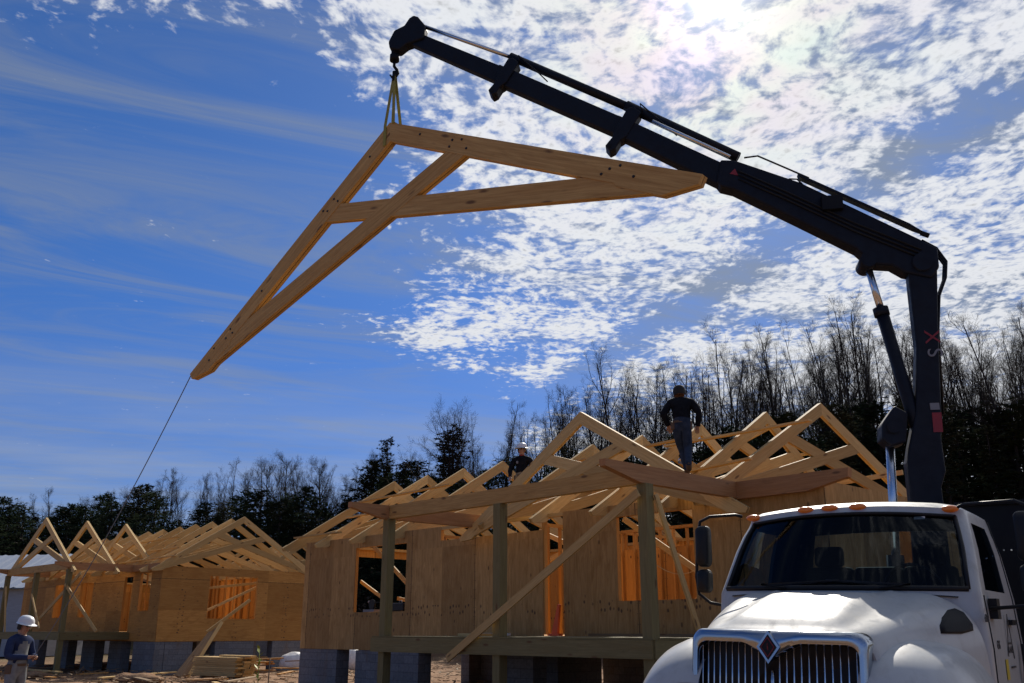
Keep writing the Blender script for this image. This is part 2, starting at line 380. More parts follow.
# ------------------------------------------------------------------ camera, sky, sun
cam = bpy.data.cameras.new('camera'); co = bpy.data.objects.new('camera', cam); C.objects.link(co)
cam.sensor_width = 36; cam.lens = 930/1024*36; cam.clip_end = 5000; cam.clip_start = .05
co.location = (0, 0, 1.6); co.rotation_euler = (math.radians(90)+math.atan(288.5/930), 0, 0)
sc.camera = co
SUN = V((.1973, .7743, .6013)).normalized()
ELEV = math.asin(SUN.z); AZ = math.atan2(SUN.x, SUN.y)
sl = bpy.data.lights.new('sun', 'SUN'); sl.energy = 5.0; sl.angle = math.radians(.5); sl.color = (1, .93, .82)
so = bpy.data.objects.new('sun', sl); C.objects.link(so); so.rotation_euler = SUN.to_track_quat('Z', 'Y').to_euler()
def make_world():
    w = bpy.data.worlds.new('World'); sc.world = w; w.use_nodes = True; nt = w.node_tree; nt.nodes.clear(); t = NT(nt)
    sky = t.node('ShaderNodeTexSky', sky_type='NISHITA'); sky.sun_disc = False
    sky.sun_elevation = ELEV; sky.sun_rotation = AZ; sky.altitude = 400; sky.air_density = 1.0; sky.dust_density = .35; sky.ozone_density = 2.2
    d = t.node('ShaderNodeTexCoord').outputs['Generated']
    d = t.vm('NORMALIZE', d)
    x, y, z = t.sep(d)
    iz = t.m('DIVIDE', 1.0, t.m('MAXIMUM', z, .035))
    p = t.m('MULTIPLY', x, iz); q = t.m('MULTIPLY', y, iz)
    pq = t.comb(p, q, 0.0)
    cs = t.vm('DOT_PRODUCT', d, tuple(SUN))
    csp = t.m('MAXIMUM', cs, 0.0)
    skyc = t.mix(1.0, sky.outputs[0], SKYTINT, 'MULTIPLY')
    zf = t.mr(z, .0, .5, 0, 1, True)
    skyc = t.mix(1.0, skyc, t.comb(t.mr(zf, 0, 1, .54, .90), t.mr(zf, 0, 1, .62, .90), t.mr(zf, 0, 1, .84, .92)), 'MULTIPLY')
    hs = t.node('ShaderNodeHueSaturation'); hs.inputs['Saturation'].default_value = SKYSAT; t.put(hs.inputs['Color'], skyc); skyc = hs.outputs[0]
    def gauss(cp, cq, rp, rq, amp):
        dp = t.m('DIVIDE', t.m('SUBTRACT', p, cp), rp); dq = t.m('DIVIDE', t.m('SUBTRACT', q, cq), rq)
        r2 = t.m('ADD', t.m('MULTIPLY', dp, dp), t.m('MULTIPLY', dq, dq))
        return t.m('MULTIPLY', t.m('EXPONENT', t.m('MULTIPLY', r2, -1.0)), amp)
    # cover of the altocumulus sheet
    warp = t.noise(pq, 1.3, 3, .6)
    edge = t.m('SUBTRACT', t.m('ADD', p, t.m('MULTIPLY', t.m('SUBTRACT', warp, .5), .75)), t.m('MULTIPLY', t.m('SUBTRACT', q, 2.2), .10))
    cover = t.mr(edge, -.52, .05, 0.0, .25, True)
    behind = t.mr(q, -1.2, .6, 0, 1, True)
    cover = t.m('SUBTRACT', cover, t.m('MULTIPLY', t.m('SUBTRACT', 1.0, behind), .14))  # unseen clouds behind the camera, thinned to set the fill light
    cover = t.m('SUBTRACT', cover, t.mr(edge, -.25, -.55, 0, .03))
    # blue lane
    lane = t.m('ABSOLUTE', t.m('SUBTRACT', t.m('ADD', t.m('MULTIPLY', t.m('SUBTRACT', q, 2.1), .33), p), .80))
    lane = t.m('MULTIPLY', t.mr(lane, 0, .17, 1, 0, True), t.mr(q, 1.2, 1.7, .25, 1, True))
    cover = t.m('SUBTRACT', cover, t.m('MULTIPLY', lane, .17))
    for g in ((-.55,1.27,.38,.13,.20), (-.86,1.45,.10,.10,.12), (-.27,3.15,.28,.32,.24), (.12,2.75,.3,.25,-.05), (.25,4.3,.7,.5,-.10), (.03,3.35,.12,.2,-.16), (1.7,3.6,.8,.5,.06), (.45,1.9,.3,.3,.03),(.72,2.95,.3,.12,-.12)):
        cover = t.m('ADD', cover, gauss(*g))
    nv = t.comb(t.m('MULTIPLY', p, 1.35), t.m('MULTIPLY', q, 1.12), 0.0)
    wv = t.node('ShaderNodeVectorMath', operation='ADD'); 
    wn = t.node('ShaderNodeTexNoise'); t.put(wn.inputs['Vector'], pq); wn.inputs['Scale'].default_value = 3.0; wn.inputs['Detail'].default_value = 2
    off = t.vm('MULTIPLY', t.vm('SUBTRACT', wn.outputs['Color'], (.5,.5,.5)), (.16,.16,0))
    nv = t.vm('ADD', nv, off)
    cell = t.noise(nv, 16.5, 5, .56, .15)
    cellb = t.noise(nv, 36.0, 4, .55, .1)
    big = t.noise(nv, 3.4, 3, .5)
    dens = t.m('ADD', t.m('ADD', t.m('MULTIPLY', cell, .62), t.m('MULTIPLY', cellb, .30)), t.m('MULTIPLY', big, .42))
    dens = t.m('ADD', dens, cover)
    a = t.mr(dens, CLO, CHI, 0, 1, True)
    thick = t.mr(dens, CHI+.02, CHI+.22, 0, 1, True)
    fade = t.mr(z, .03, .10, .25, 1)
    a = t.m('MULTIPLY', a, fade)
    # thin veil and wisps
    ang = math.radians(-24)
    pr = t.m('ADD', t.m('MULTIPLY', p, math.cos(ang)), t.m('MULTIPLY', q, -math.sin(ang))); qr = t.m('ADD', t.m('MULTIPLY', p, math.sin(ang)), t.m('MULTIPLY', q, math.cos(ang)))
    ci = t.noise(t.comb(t.m('MULTIPLY', pr, .55), t.m('MULTIPLY', qr, 1.9), 3.0), 1.5, 6, .62, 1.1)
    wisp = t.m('MULTIPLY', t.mr(ci, .40, .76, 0, .62, True), t.mr(z, .08, .34, .25, 1.0))
    veil = t.m('MULTIPLY', t.m('MULTIPLY', t.mr(edge, -.3, .5, 0, .46, True), behind), t.mr(big, .3, .6, .4, 1))
    low = t.m('MULTIPLY', t.mr(z, .30, .06, 0, .30, True), t.mr(big, .3, .6, .7, 1.2))
    thin = t.m('MINIMUM', t.m('ADD', t.m('ADD', wisp, veil), low), .8)
    bright = t.m('ADD', t.m('ADD', CLB, t.m('MULTIPLY', t.m('POWER', csp, 14.0), .12*CLB)), t.m('MULTIPLY', t.m('POWER', csp, 160.0), .16*CLB))
    lit = t.m('MULTIPLY', bright, t.mr(thick, 0, 1, 1.15, .55))
    cc = t.vm('MULTIPLY', t.comb(lit, lit, lit), (.96,.985,1.04))
    # pearly colours close to the sun
    hue = t.noise(pq, 5.0, 2, .5)
    near = t.m('MULTIPLY', t.m('POWER', csp, 90.0), 1.0)
    hs2 = t.node('ShaderNodeHueSaturation'); t.put(hs2.inputs['Hue'], t.mr(hue, .35, .65, .30, .72)); t.put(hs2.inputs['Color'], (1, .72, .45, 1)); hs2.inputs['Saturation'].default_value = .75
    cc = t.mix(t.m('MULTIPLY', near, .4), cc, t.vm('MULTIPLY', cc, hs2.outputs[0]))
    vb = t.m('MULTIPLY', bright, .44)
    out = t.mix(thin, skyc, t.vm('MULTIPLY', t.comb(vb, vb, vb), (.80,.93,1.12)))
    hz = t.m('MULTIPLY', t.mr(z, .34, .10, 0, .42, True), t.mr(t.noise(t.comb(t.m('MULTIPLY', p, .5), t.m('MULTIPLY', q, .9), 5.0), 1.0, 4, .6), .38, .62, .25, 1.0))
    hb = t.m('MULTIPLY', bright, .66)
    out = t.mix(hz, out, t.vm('MULTIPLY', t.comb(hb, hb, hb), (.82,.93,1.12)))
    out = t.mix(a, out, cc)
    glow = t.m('ADD', t.m('MULTIPLY', t.m('POWER', csp, 14000.0), 20*CLB), t.m('MULTIPLY', t.m('POWER', csp, 600.0), .75*CLB))
    out = t.vm('ADD', out, t.vm('MULTIPLY', t.comb(glow, glow, glow), (1, .98, .92)))
    bg = t.node('ShaderNodeBackground'); t.put(bg.inputs[0], out); bg.inputs[1].default_value = SKYSTR
    o = t.node('ShaderNodeOutputWorld'); t.l.new(bg.outputs[0], o.inputs[0])
SKYTINT = (.52, .66, .93); SKYSAT = 1.10; SKYSTR = .082; CLB = 6.7; CLO = .79; CHI = .985
make_world()
sc.view_settings.view_transform = 'Standard'; sc.view_settings.look = 'None'; sc.view_settings.exposure = .3; sc.view_settings.gamma = 1
sc.render.engine = 'CYCLES'; sc.cycles.max_bounces = 6; sc.cycles.diffuse_bounces = 3; sc.cycles.glossy_bounces = 3; sc.cycles.transparent_max_bounces = 12
sc.cycles.use_denoising = True; sc.cycles.sample_clamp_indirect = 4
sc.render.resolution_x = 1024; sc.render.resolution_y = 683
# ------------------------------------------------------------------ the terrain
def ter(x, y):
    r = y*.92+x*.5-48
    if r <= 0: return 0.0
    h = .24*(math.sqrt(r*r+64)-8)
    return 26*math.tanh(h/26)
def ground():
    def axis(lo, hi, flo, fhi, fine):
        a = []; t = flo
        while t <= fhi: a.append(t); t += fine
        st = fine
        while a[-1] < hi: st *= 1.28; a.append(a[-1]+st)
        st = fine
        while a[0] > lo: st *= 1.28; a.insert(0, a[0]-st)
        return a
    xs = axis(-2500, 2500, -26, 14, .4); ys = axis(-900, 3200, 4, 50, .4)
    b = MB(); rows = []
    for y in ys:
        r = []
        for x in xs:
            z = ter(x, y)
            n = noise.noise(V((x*.5, y*.5, 0)))*.06+noise.noise(V((x*1.9, y*1.9, 3)))*.035
            n2 = max(0, noise.noise(V((x*.13, y*.13, 9))))*.16
            far = noise.noise(V((x*.03, y*.03, 1)))*1.6 if z > 0 else 0
            r.append((x, y, z+(n+n2-.08 if y > 6 else 0)+far*min(1, z/4)))
        rows.append(r)
    b.grid(rows)
    tag(b.build('ground', groundm), kind='structure')
ground()
# ------------------------------------------------------------------ roof trusses
TW, TH = 3.94, 2.38
TE = V((TW, -TH)).normalized(); TN = V((-TE[1], TE[0]))   # along the right rafter / up-normal
RD = .235; CD = .235
def truss_members(flip=False):
    e = TE; m = -TN
    tail = V((TW, -TH))
    A = V((0, 0)); b2 = tail+m*.10; c3 = tail+m*(RD*1.14)-e*.34; und = (0, -RD/e[0])
    nq = e*(TW/e[0]*.80)
    r = [tuple(A), tuple(tail), tuple(b2), tuple(c3), tuple(nq+e*.04+m*RD*1.14), tuple(nq+m*RD*1.0), und]
    rr = r; rl = [(-a, b) for a, b in r]
    # scissor chords: strip from the heel to the far rafter
    h0 = V((-3.62, 0)); h0[1] = -abs(h0[0])*TH/TW-RD/e[0]+.03
    q0 = V((1.16, 0)); q0[1] = -q0[0]*TH/TW-RD/e[0]
    d = (q0-h0).normalized(); n = V((-d[1], d[0]))
    strip = [tuple(h0-d*.5), tuple(q0+d*1), tuple(q0+d*1+n*CD), tuple(h0-d*.5+n*CD)]
    und_off = TN.dot(m*RD)
    c1 = clip(strip, TN, und_off); NL = V((-TN[0], TN[1])); c1 = clip(c1, NL, und_off)
    c2 = [(-a, b) for a, b in c1]
    n2 = V((-n[0], n[1])); lo = n.dot(h0); hi = lo+CD
    c2a = clip(c2, n, lo); c2b = clip(c2, -n, -hi)
    return rl, rr, c1, c2a, c2b, d
def make_truss(root, m, th=.088, plies=2):
    """rafters and chords of one scissor truss, apex at the origin, as children of root"""
    rl, rr, c1, c2a, c2b, d = truss_members()
    def two(name, poly, ax, t):
        b = MB(); g = .006
        if plies == 2: b.prism(poly, -t/2, -g, ax=ax); b.prism(poly, g, t/2, ax=ax)
        else: b.prism(poly, -t/2, t/2, ax=ax)
        return b.build(name, m, root)
    two('rafter', rl, (TE[0], -TE[1]), th); two('rafter', rr, TE, th)
    two('scissor_chord', c1, d, th-.008)
    b = MB(); g = .006; t = th-.016
    for poly in (c2a, c2b):
        b.prism(poly, -t/2, -g, ax=(-d[0], d[1])); b.prism(poly, g, t/2, ax=(-d[0], d[1]))
    b.build('scissor_chord', m, root)
def copy_kids(src, dst):
    for ch in list(src.children):
        c = ch.copy(); C.objects.link(c); c.parent = dst; c.matrix_parent_inverse = ch.matrix_parent_inverse
        copy_kids(ch, c)
TRUSS_BANK = []
def truss_variant(k):
    while len(TRUSS_BANK) <= k:
        r = bpy.data.objects.new('roof_truss', None)   # first use gets linked below
        TRUSS_BANK.append([r, False])
    return TRUSS_BANK[k]
def place_truss(parent, loc, rz, name='roof_truss', rx=0, k=None, m=None):
    """a new empty holding its own boards; every third truss reuses the meshes of an earlier one"""
    r = part(name, parent, loc, (rx, 0, rz))
    k = random.randrange(5) if k is None else k
    while len(TRUSS_BANK) <= k: TRUSS_BANK.append(None)
    if TRUSS_BANK[k] is None:
        make_truss(r, pine); TRUSS_BANK[k] = r
    else: copy_kids(TRUSS_BANK[k], r)
    return r
# ------------------------------------------------------------------ houses (x along the ridge, y away from the porch, z up)
FL = 1.48; PL = 4.04
def wall_panel(mb, f, x0, x1, z0, z1, holes, t0, t1, top=None):
    """sheet in the plane (x,z) with rectangular openings; f maps (x, t, z) to 3D"""
    xs = sorted({x0, x1, *[h[0] for h in holes], *[h[1] for h in holes]}); xs = [x for x in xs if x0 <= x <= x1]
    zs = sorted({z0, z1, *[h[2] for h in holes], *[h[3] for h in holes]}); zs = [z for z in zs if z0 <= z <= z1]
    def solid(i, j):
        if i < 0 or j < 0 or i >= len(xs)-1 or j >= len(zs)-1: return False
        cx = (xs[i]+xs[i+1])/2; cz = (zs[j]+zs[j+1])/2
        return not any(h[0] < cx < h[1] and h[2] < cz < h[3] for h in holes)
    for i in range(len(xs)-1):
        for j in range(len(zs)-1):
            if not solid(i, j): continue
            a, b, c, d = xs[i], xs[i+1], zs[j], zs[j+1]
            uv = [(a, c-z0), (b, c-z0), (b, d-z0), (a, d-z0)]
            mb.face([f(a,t0,c), f(b,t0,c), f(b,t0,d), f(a,t0,d)], uv, 0)
            mb.face([f(a,t1,d), f(b,t1,d), f(b,t1,c), f(a,t1,c)], uv[::-1], 1)
            if not solid(i-1, j): mb.face([f(a,t1,c), f(a,t0,c), f(a,t0,d), f(a,t1,d)], [(a,c-z0)]*4, 0)
            if not solid(i+1, j): mb.face([f(b,t0,c), f(b,t1,c), f(b,t1,d), f(b,t0,d)], [(b,c-z0)]*4, 0)
            if not solid(i, j-1): mb.face([f(a,t1,c), f(b,t1,c), f(b,t0,c), f(a,t0,c)], [(a,c-z0)]*4, 0)
            if not solid(i, j+1): mb.face([f(a,t0,d), f(b,t0,d), f(b,t1,d), f(a,t1,d)], [(a,d-z0)]*4, 0)
def house(name, label, loc, yaw, P):
    H = thing(name, label, 'house', loc, (0, 0, -yaw), P['group'])
    a0, a1, D = P['a0'], P['a1'], 6.9
    ST = P.get('st', .6)
    fx = lambda x, t, z: (x, t, z)
    sh = P['sheath']
    def put(nm, p, q, w, h, up=(0,0,1), m=pine, lab=None):
        o = MB().beam(p, q, w, h, up).build(nm, m, H)
        if lab: o['label'] = lab
        return o
    # sheathing of the four walls; holes are (x0, x1, z0, z1)
    mb = MB(); wall_panel(mb, lambda x, t, z: (x, t, z), a0, a1, 1.10, PL, P['front'], -.012, 0.0)
    mb.build('front_wall', [sh, inner], H)
    mb = MB(); wall_panel(mb, lambda x, t, z: (x, D-t, z), a0, a1, 1.10, PL, P['back'], -.012, 0.0); mb.build('back_wall', [sh, inner], H)
    mb = MB(); wall_panel(mb, lambda x, t, z: (a0+t, x, z), .0, D, 1.10, PL-.002, P['left'], -.012, 0.0); mb.build('end_wall', [sh, inner], H)
    mb = MB(); wall_panel(mb, lambda x, t, z: (a1-t, x, z), .0, D, 1.10, PL-.002, P['right'], -.012, 0.0); mb.build('end_wall', [sh, inner], H)
    # studs
    def studs(lo, hi, mk, holes, step=ST):
        xs = []; x = lo+.02
        while x < hi: xs.append(x); x += step
        xs.append(hi-.02)
        for x in xs:
            segs = [(FL+.04, PL-.08)]
            for h in holes:
                if h[0]-.02 < x < h[1]+.02: 
                    new = []
                    if h[2] > FL+.15: new.append((FL+.04, h[2]-.04))
                    if h[3] < PL-.25: new.append((h[3]+.14, PL-.08))
                    segs = new
            for z0, z1 in segs:
                if z1-z0 > .1: mk(x, z0, z1)
        for h in holes:
            for x in (h[0]-.02, h[1]+.02):
                if lo < x < hi: mk(x, FL+.04, min(PL-.08, h[3]+.14))
    def fr(y): return lambda x, z0, z1: put('stud', (x, y, z0), (x, y, z1), .038, .089, (0,1,0), pine2)
    def sd(x): return lambda y, z0, z1: put('stud', (x, y, z0), (x, y, z1), .038, .089, (1,0,0), pine2)
    studs(a0+.1, a1-.1, fr(.047), P['front'], P.get('fst', 1.2)); studs(a0+.1, a1-.1, fr(D-.047), P['back'])
    studs(.12, D-.12, sd(a0+.047), P['left']); studs(.12, D-.12, sd(a1-.047), P['right'], .8)
    # plates, headers and sills
    for y in (.047, D-.047):
        put('top_plate', (a0, y, PL-.04), (a1, y, PL-.04), .089, .076, m=pine)
        if y > 1: put('bottom_plate', (a0, y, FL+.02), (a1, y, FL+.02), .089, .038)
    for x in (a0+.047, a1-.047): put('top_plate', (x, .1, PL-.042), (x, D-.1, PL-.042), .089, .076)
    for h in P['front']:
        if h[3] < PL-.2: put('window_header', (h[0]-.04, .047, h[3]+.07), (h[1]+.04, .047, h[3]+.07), .085, .14, m=pine2)
        if h[2] > FL+.2: put('window_sill', (h[0], .047, h[2]-.02), (h[1], .047, h[2]-.02), .085, .038, m=pine2)
    for h in P['right']:
        put('window_header', (a1-.047, h[0]-.04, h[3]+.07), (a1-.047, h[1]+.04, h[3]+.07), .085, .14, m=pine2)
        put('window_sill', (a1-.047, h[0], h[2]-.02), (a1-.047, h[1], h[2]-.02), .085, .038, m=pine2)
    # floor, joists' rim, foundation
    MB().box((a0+.002, .002, FL-.02), (a1-.002, D-.002, FL)).build('subfloor', inner, H)
    MB().box((a0+.05, .03, 1.16), (a1-.05, D-.03, FL-.022)).build('floor_joists', pine, H)
    for x0, x1, y0, y1 in P['piers']:
        mb = MB(); mb.box((x0, y0, -.35), (x1, y1, 1.095)); mb.build('foundation_pier', block, H)
    # partitions inside
    for (ax, c, lo, hi, board) in P['parts']:
        x = lo
        while x <= hi:
            if ax == 'x': put('stud', (c, x, FL), (c, x, PL-.08), .038, .089, (1,0,0), pine2)
            else: put('stud', (x, c, FL), (x, c, PL-.08), .038, .089, (0,1,0), pine2)
            x += .41
        if ax == 'x': put('top_plate', (c, lo, PL-.038), (c, hi, PL-.038), .089, .07, m=pine2)
        else: put('top_plate', (lo, c, PL-.038), (hi, c, PL-.038), .089, .07, m=pine2)
        if board:
            if ax == 'x': MB().box((c-.07, lo, FL), (c-.052, hi, board)).build('partition_panel', inner, H)
            else: MB().box((lo, c+.05, FL), (hi, c+.062, board)).build('partition_panel', inner, H)
    for p, q, w in P['braces']: put('wall_brace', p, q, .038, w, m=pine)
    # porch: deck, posts, beams
    pl_, pr_, pd = P['porch']
    for x in P['posts']:
        MB().beam((x, -pd, -.3), (x, -pd, PL-.16), .19, .19, (0,1,0)).build('porch_post', treated, H)
    MB().beam((pl_-.3, -pd-.125, FL-.17), (pr_+.12, -pd-.125, FL-.17), .055, .28).build('deck_rim_board', treated, H)
    MB().beam((pl_-.12, -pd-.09, FL-.171), (pl_-.12, -.02, FL-.171), .05, .276).build('deck_rim_board', treated, H)
    MB().beam((pr_+.12, -pd-.09, FL-.171), (pr_+.12, -.02, FL-.171), .05, .276).build('deck_rim_board', treated, H)
    mb = MB(); x = -pd-.14
    while x < -.16: mb.beam((pl_-.28, x+.07, FL-.014), (pr_+.14, x+.07, FL-.014), .136, .026); x += .143
    mb.build('deck_boards', treated, H)
    mb = MB(); x = pl_+.4
    while x < pr_: mb.beam((x, -pd-.05, FL-.17), (x, -.03, FL-.17), .04, .235); x += .41
    mb.build('deck_joists', treated, H)
    oh = P.get('over', 1.03)
    def tipbeam(xc, y0, y1, z0, z1):
        """side beam whose overhanging end is sealed red and cut on a slope"""
        hh = z1-z0
        poly = [(y0, z1), (y1, z1), (y1, z0), (y0+.85, z0), (y0, z0+hh*.62)]
        mb = MB(); mb.prism(poly, -.066, .066, f=lambda a, t, b: (xc+t, a, b), ax=(1, 0)); return mb.build('porch_side_beam', redend, H)
    tipbeam(pl_, -pd-oh, -.02, PL-.16, PL+.13); tipbeam(pr_, -pd-oh, -.02, PL-.16, PL+.13)
    MB().beam((pl_+.07, -pd, PL-.012), (pr_-.07, -pd, PL-.012), .13, .285).build('porch_front_beam', beamw, H)
    for p, q, w, lab in P['pbraces']:
        o = put('porch_brace', p, q, .04, w, m=pine)
    # trusses
    for i, a in enumerate(P['ridge']):
        skip = P.get('odd', {}).get(i)
        rz = math.pi/2; x, y = a, 3.44; rx = random.uniform(-.012, .012)
        if skip: x, y, rz = skip
        place_truss(H, (x, y, P['rz']), rz, k=i % 4, rx=rx)
    for b in P['ptruss']:
        place_truss(H, (P['pc'], b, P['rz']-P.get('pdrop', .06)), 0, 'porch_truss', k=4)
    for p, q, w, h in P['loose']: put('roof_brace', p, q, w, h, m=pine)
    return H
piers2 = [(-14.9,-13.0,0,.4),(-12.1,-11.0,0,.4),(-10.6,-9.4,0,.4),(-6.6,-5.4,0,.4),(-2.2,-1.2,0,.4),(.6,1.68,0,.4),
          (-14.9,-14.5,2.4,4.2),(-14.9,-14.5,6.0,6.9),(-14.5,-12.6,6.5,6.9),(-9.2,-7.6,6.5,6.9),(-5.0,-3.6,6.5,6.9),(-1.6,.2,6.5,6.9),
          (-7.6,-7.2,2.6,4.2),(-4.4,-3.9,3.0,4.4),(-1,-.6,1.4,3.6),(1.28,1.68,3,5)]
P2 = dict(a0=-14.9, a1=1.68, group='timber-framed houses under construction', sheath=sheath, fst=1.2,
    front=[(-12.3,-10.0,2.05,3.74), (-8.62,-5.06,3.70,4.2), (-5.06,-4.45,FL,4.2), (-2.95,-1.05,2.15,3.80)],
    back=[(-14.0,-13.2,2.1,3.7), (-3.2,-1.8,2.1,3.7)],
    left=[(1.6,3.9,2.0,3.74)], right=[(2.4,4.2,2.1,3.7)],
    piers=piers2,
    parts=[('x', -10.2, .2, 4.2, 3.6), ('y', 4.0, -6.2, -.4, 3.55), ('x', -6.3, 1.4, 6.6, None)],
    braces=[((-13.2,1.2,3.9),(-10.6,1.2,2.2),.12), ((-11.9,2.0,3.7),(-9.9,2.0,1.7),.12), ((-13.6,2.4,2.5),(-9.8,2.4,1.9),.10), ((-12.9,.6,2.9),(-11.3,.6,2.2),.09),
            ((-7.4,2.2,4.0),(-4.9,2.2,3.0),.12), ((-8.1,3.1,3.3),(-5.9,3.1,4.05),.12), ((-3.6,1.0,3.9),(-.9,1.0,2.2),.12), ((-3.0,2.6,2.2),(-1.3,1.4,2.75),.09)],
    porch=(-7.05, 0.0, 2.7), posts=(-7.05, -3.5, 0.0),
    pbraces=[((-4.75,-2.9,1.08),(.02,-2.9,3.72),.14,'long'), ((.15,-2.62,3.7),(.15,-1.62,1.5),.10,'')],
    ridge=[-15.43,-13.67,-11.9,-10.14,-6.64,-4.98,-3.19,-1.42,-.12], odd={8: (-.15, 3.56, math.radians(90-9.1))}, rz=6.28,
    pc=-3.52, pdrop=.24, ptruss=[-.35],
    loose=[((-15.6,1.9,5.42),(-10.6,1.9,5.50),.14,.04), ((-3.3,2.2,5.60),(.35,2.2,5.62),.14,.04), ((-1.6,5.2,4.75),(.75,5.2,4.86),.04,.10), ((-6.8,2.6,5.7),(-3.0,2.6,5.8),.14,.04), ((-14.2,.9,4.80),(-8.6,1.0,4.9),.14,.04), ((-15.4,-.1,4.22),(-13.0,-.1,4.22),.14,.04), ((-6.9,4.9,5.45),(-1.0,4.9,5.5),.14,.04), ((-12,3.3,5.0),(-4.8,3.3,5.0),.04,.14), ((-15.2,3.4,5.0),(-11.7,3.5,5.05),.04,.14), ((-5.2,3.2,4.6),(-1.2,3.3,5.9),.04,.09), ((-3.2,.4,4.5),(-.2,.8,4.75),.14,.04)])
O2 = V((2.17, 15.2, 0))+V((.730, .683, 0))*2.7
h2 = house('framed_house', 'nearer timber-framed house with corner porch and long board propped on its front', O2, .8187, P2)
# header beam running past the last truss, its end sealed red
hb = MB(); hb.prism([(-.3, PL-.18), (1.45, PL-.18), (2.22, PL-.02), (2.24, PL+.13), (-.3, PL+.13)], -.075, -.015+.07, f=lambda a, t, b: (a, t-.09, b), ax=(1, 0))
hb.build('header_beam', redend, h2)
P1 = dict(a0=-15.2, a1=0.0, group='timber-framed houses under construction', sheath=sheathw, fst=1.2,
    front=[(-1.9,-.9,2.3,3.8), (-3.4,-2.6,FL,3.7), (-8.0,-6.6,2.1,3.6), (-11,-10,2.1,3.6)], back=[(-9,-8,2.1,3.7)], left=[], right=[(2.1,4.35,2.0,3.72)],
    piers=[(-1.9,0,0,.4),(-.4,0,.42,1.6),(-.4,0,2.6,4.4),(-.4,0,5.3,6.9),(-4.2,-3.0,0,.4),(-7,-5.6,0,.4),(-10,-8.6,0,.4),(-13.6,-12.2,0,.4),(-6,-4,6.5,6.9),(-12,-9,6.5,6.9)],
    parts=[('x', -2.6, .2, 6.6, None), ('y', 4.2, -9.5, -3.2, 3.8)],
    braces=[((-.5,1.6,2.0),(-.5,5.2,3.6),.10), ((-.8,2.0,3.2),(-1.2,5.4,3.6),.10), ((-2.4,.6,3.4),(-.8,.6,2.6),.10)],
    porch=(-9.5, -2.5, 2.7), posts=(-9.5, -6.0, -2.5),
    pbraces=[((-5.8,-2.72,1.6),(-1.6,-2.6,3.7),.14,'long'), ((-2.5,-2.8,3.3),(-.9,-2.0,1.5),.12,''), ((-9.3,-2.8,3.4),(-8.5,-2.8,1.3),.12,''), ((-6.0,-2.8,3.0),(-4.6,-2.8,1.6),.1,'')],
    ridge=[.02,-1.07,-2.79,-4.33,-5.89,-7.62,-9.23,-10.9,-12.6,-14.3], rz=6.28, over=.6,
    pc=-6.0, ptruss=[-2.64,-.88,.88],
    loose=[((-9.6,1.9,5.42),(-2.6,1.9,5.50),.14,.04), ((-6.6,5.0,5.4),(-.2,5.0,5.4),.14,.04), ((-4.4,1.0,4.86),(-1.0,1.1,4.9),.14,.04), ((-12.5,3.4,5.0),(0,3.4,5.0),.04,.14), ((-8,1.2,4.2),(-3,3.2,5.9),.04,.09), ((-4.6,.2,4.35),(.2,.4,4.45),.14,.04)])
h1 = house('framed_house', 'farther timber-framed house with three open porch trusses at left', (-14.1, 38.6, .05), .775, P1)
hb1 = MB().beam((-2.5, -.1, PL-.02), (0, -.1, PL-.02), .12, .26).build('header_beam', redend, h1)
for p, q in [((-2.5,-2.72,3.0),(-1.7,-2.72,1.2)), ((-6,-2.75,1.1),(-5.6,-2.75,.4)), ((-3.9,-2.75,1.1),(-3.7,-2.75,.5))]: pass
P3 = dict(P1, ridge=[0,-1.76,-3.5,-5.3,-7.0], a0=-9, posts=(-7.5,-2.5), porch=(-7.5,-2.5,2.7), ptruss=[], pc=-5, loose=[], braces=[], pbraces=[], parts=[], st=1.2, fst=2.4,
    front=[(-6,-5,2.1,3.6)], back=[], left=[], right=[(2.1,4.35,2.0,3.72)], piers=[(-1.9,0,0,.4),(-.4,0,.42,1.6),(-.4,0,5.3,6.9),(-6,-4.6,0,.4)])
h3 = house('framed_house', 'third timber-framed house, only its roof peaks showing between the other two', (-15.5, 56.8, .5), .775, P3)
# ------------------------------------------------------------------ the truss in the air
A = V((-1.48, 10.23, 7.6))
ht = thing('roof_truss', 'timber scissor truss hanging in the sky from the crane', 'roof truss', A, (0, -.067, -.671))
make_truss(ht, beamw, th=.104); ht.scale = (1.013, 1, .973)
def bolts(pts):
    for s, z in pts:
        b = MB(); b.tube([(s, -.060, z), (s, -.046, z)], .015, 8); b.build('bolt', bolt_m, ht)
bolts([(q_, -abs(q_)*TH/TW-o_) for q_, o_ in ((-1.0,.1),(-1.12,.16),(-.93,.2),(-1.2,.08),(-3.05,.1),(-3.0,.2),(-3.14,.16),(-3.4,.08),(-3.5,.17),(-2.4,.12),
       (1.0,.1),(1.14,.07),(1.2,.18),(.95,.2),(3.0,.12),(3.12,.06),(3.25,.16),(2.9,.2),(.5,.1),(-.35,.14))])
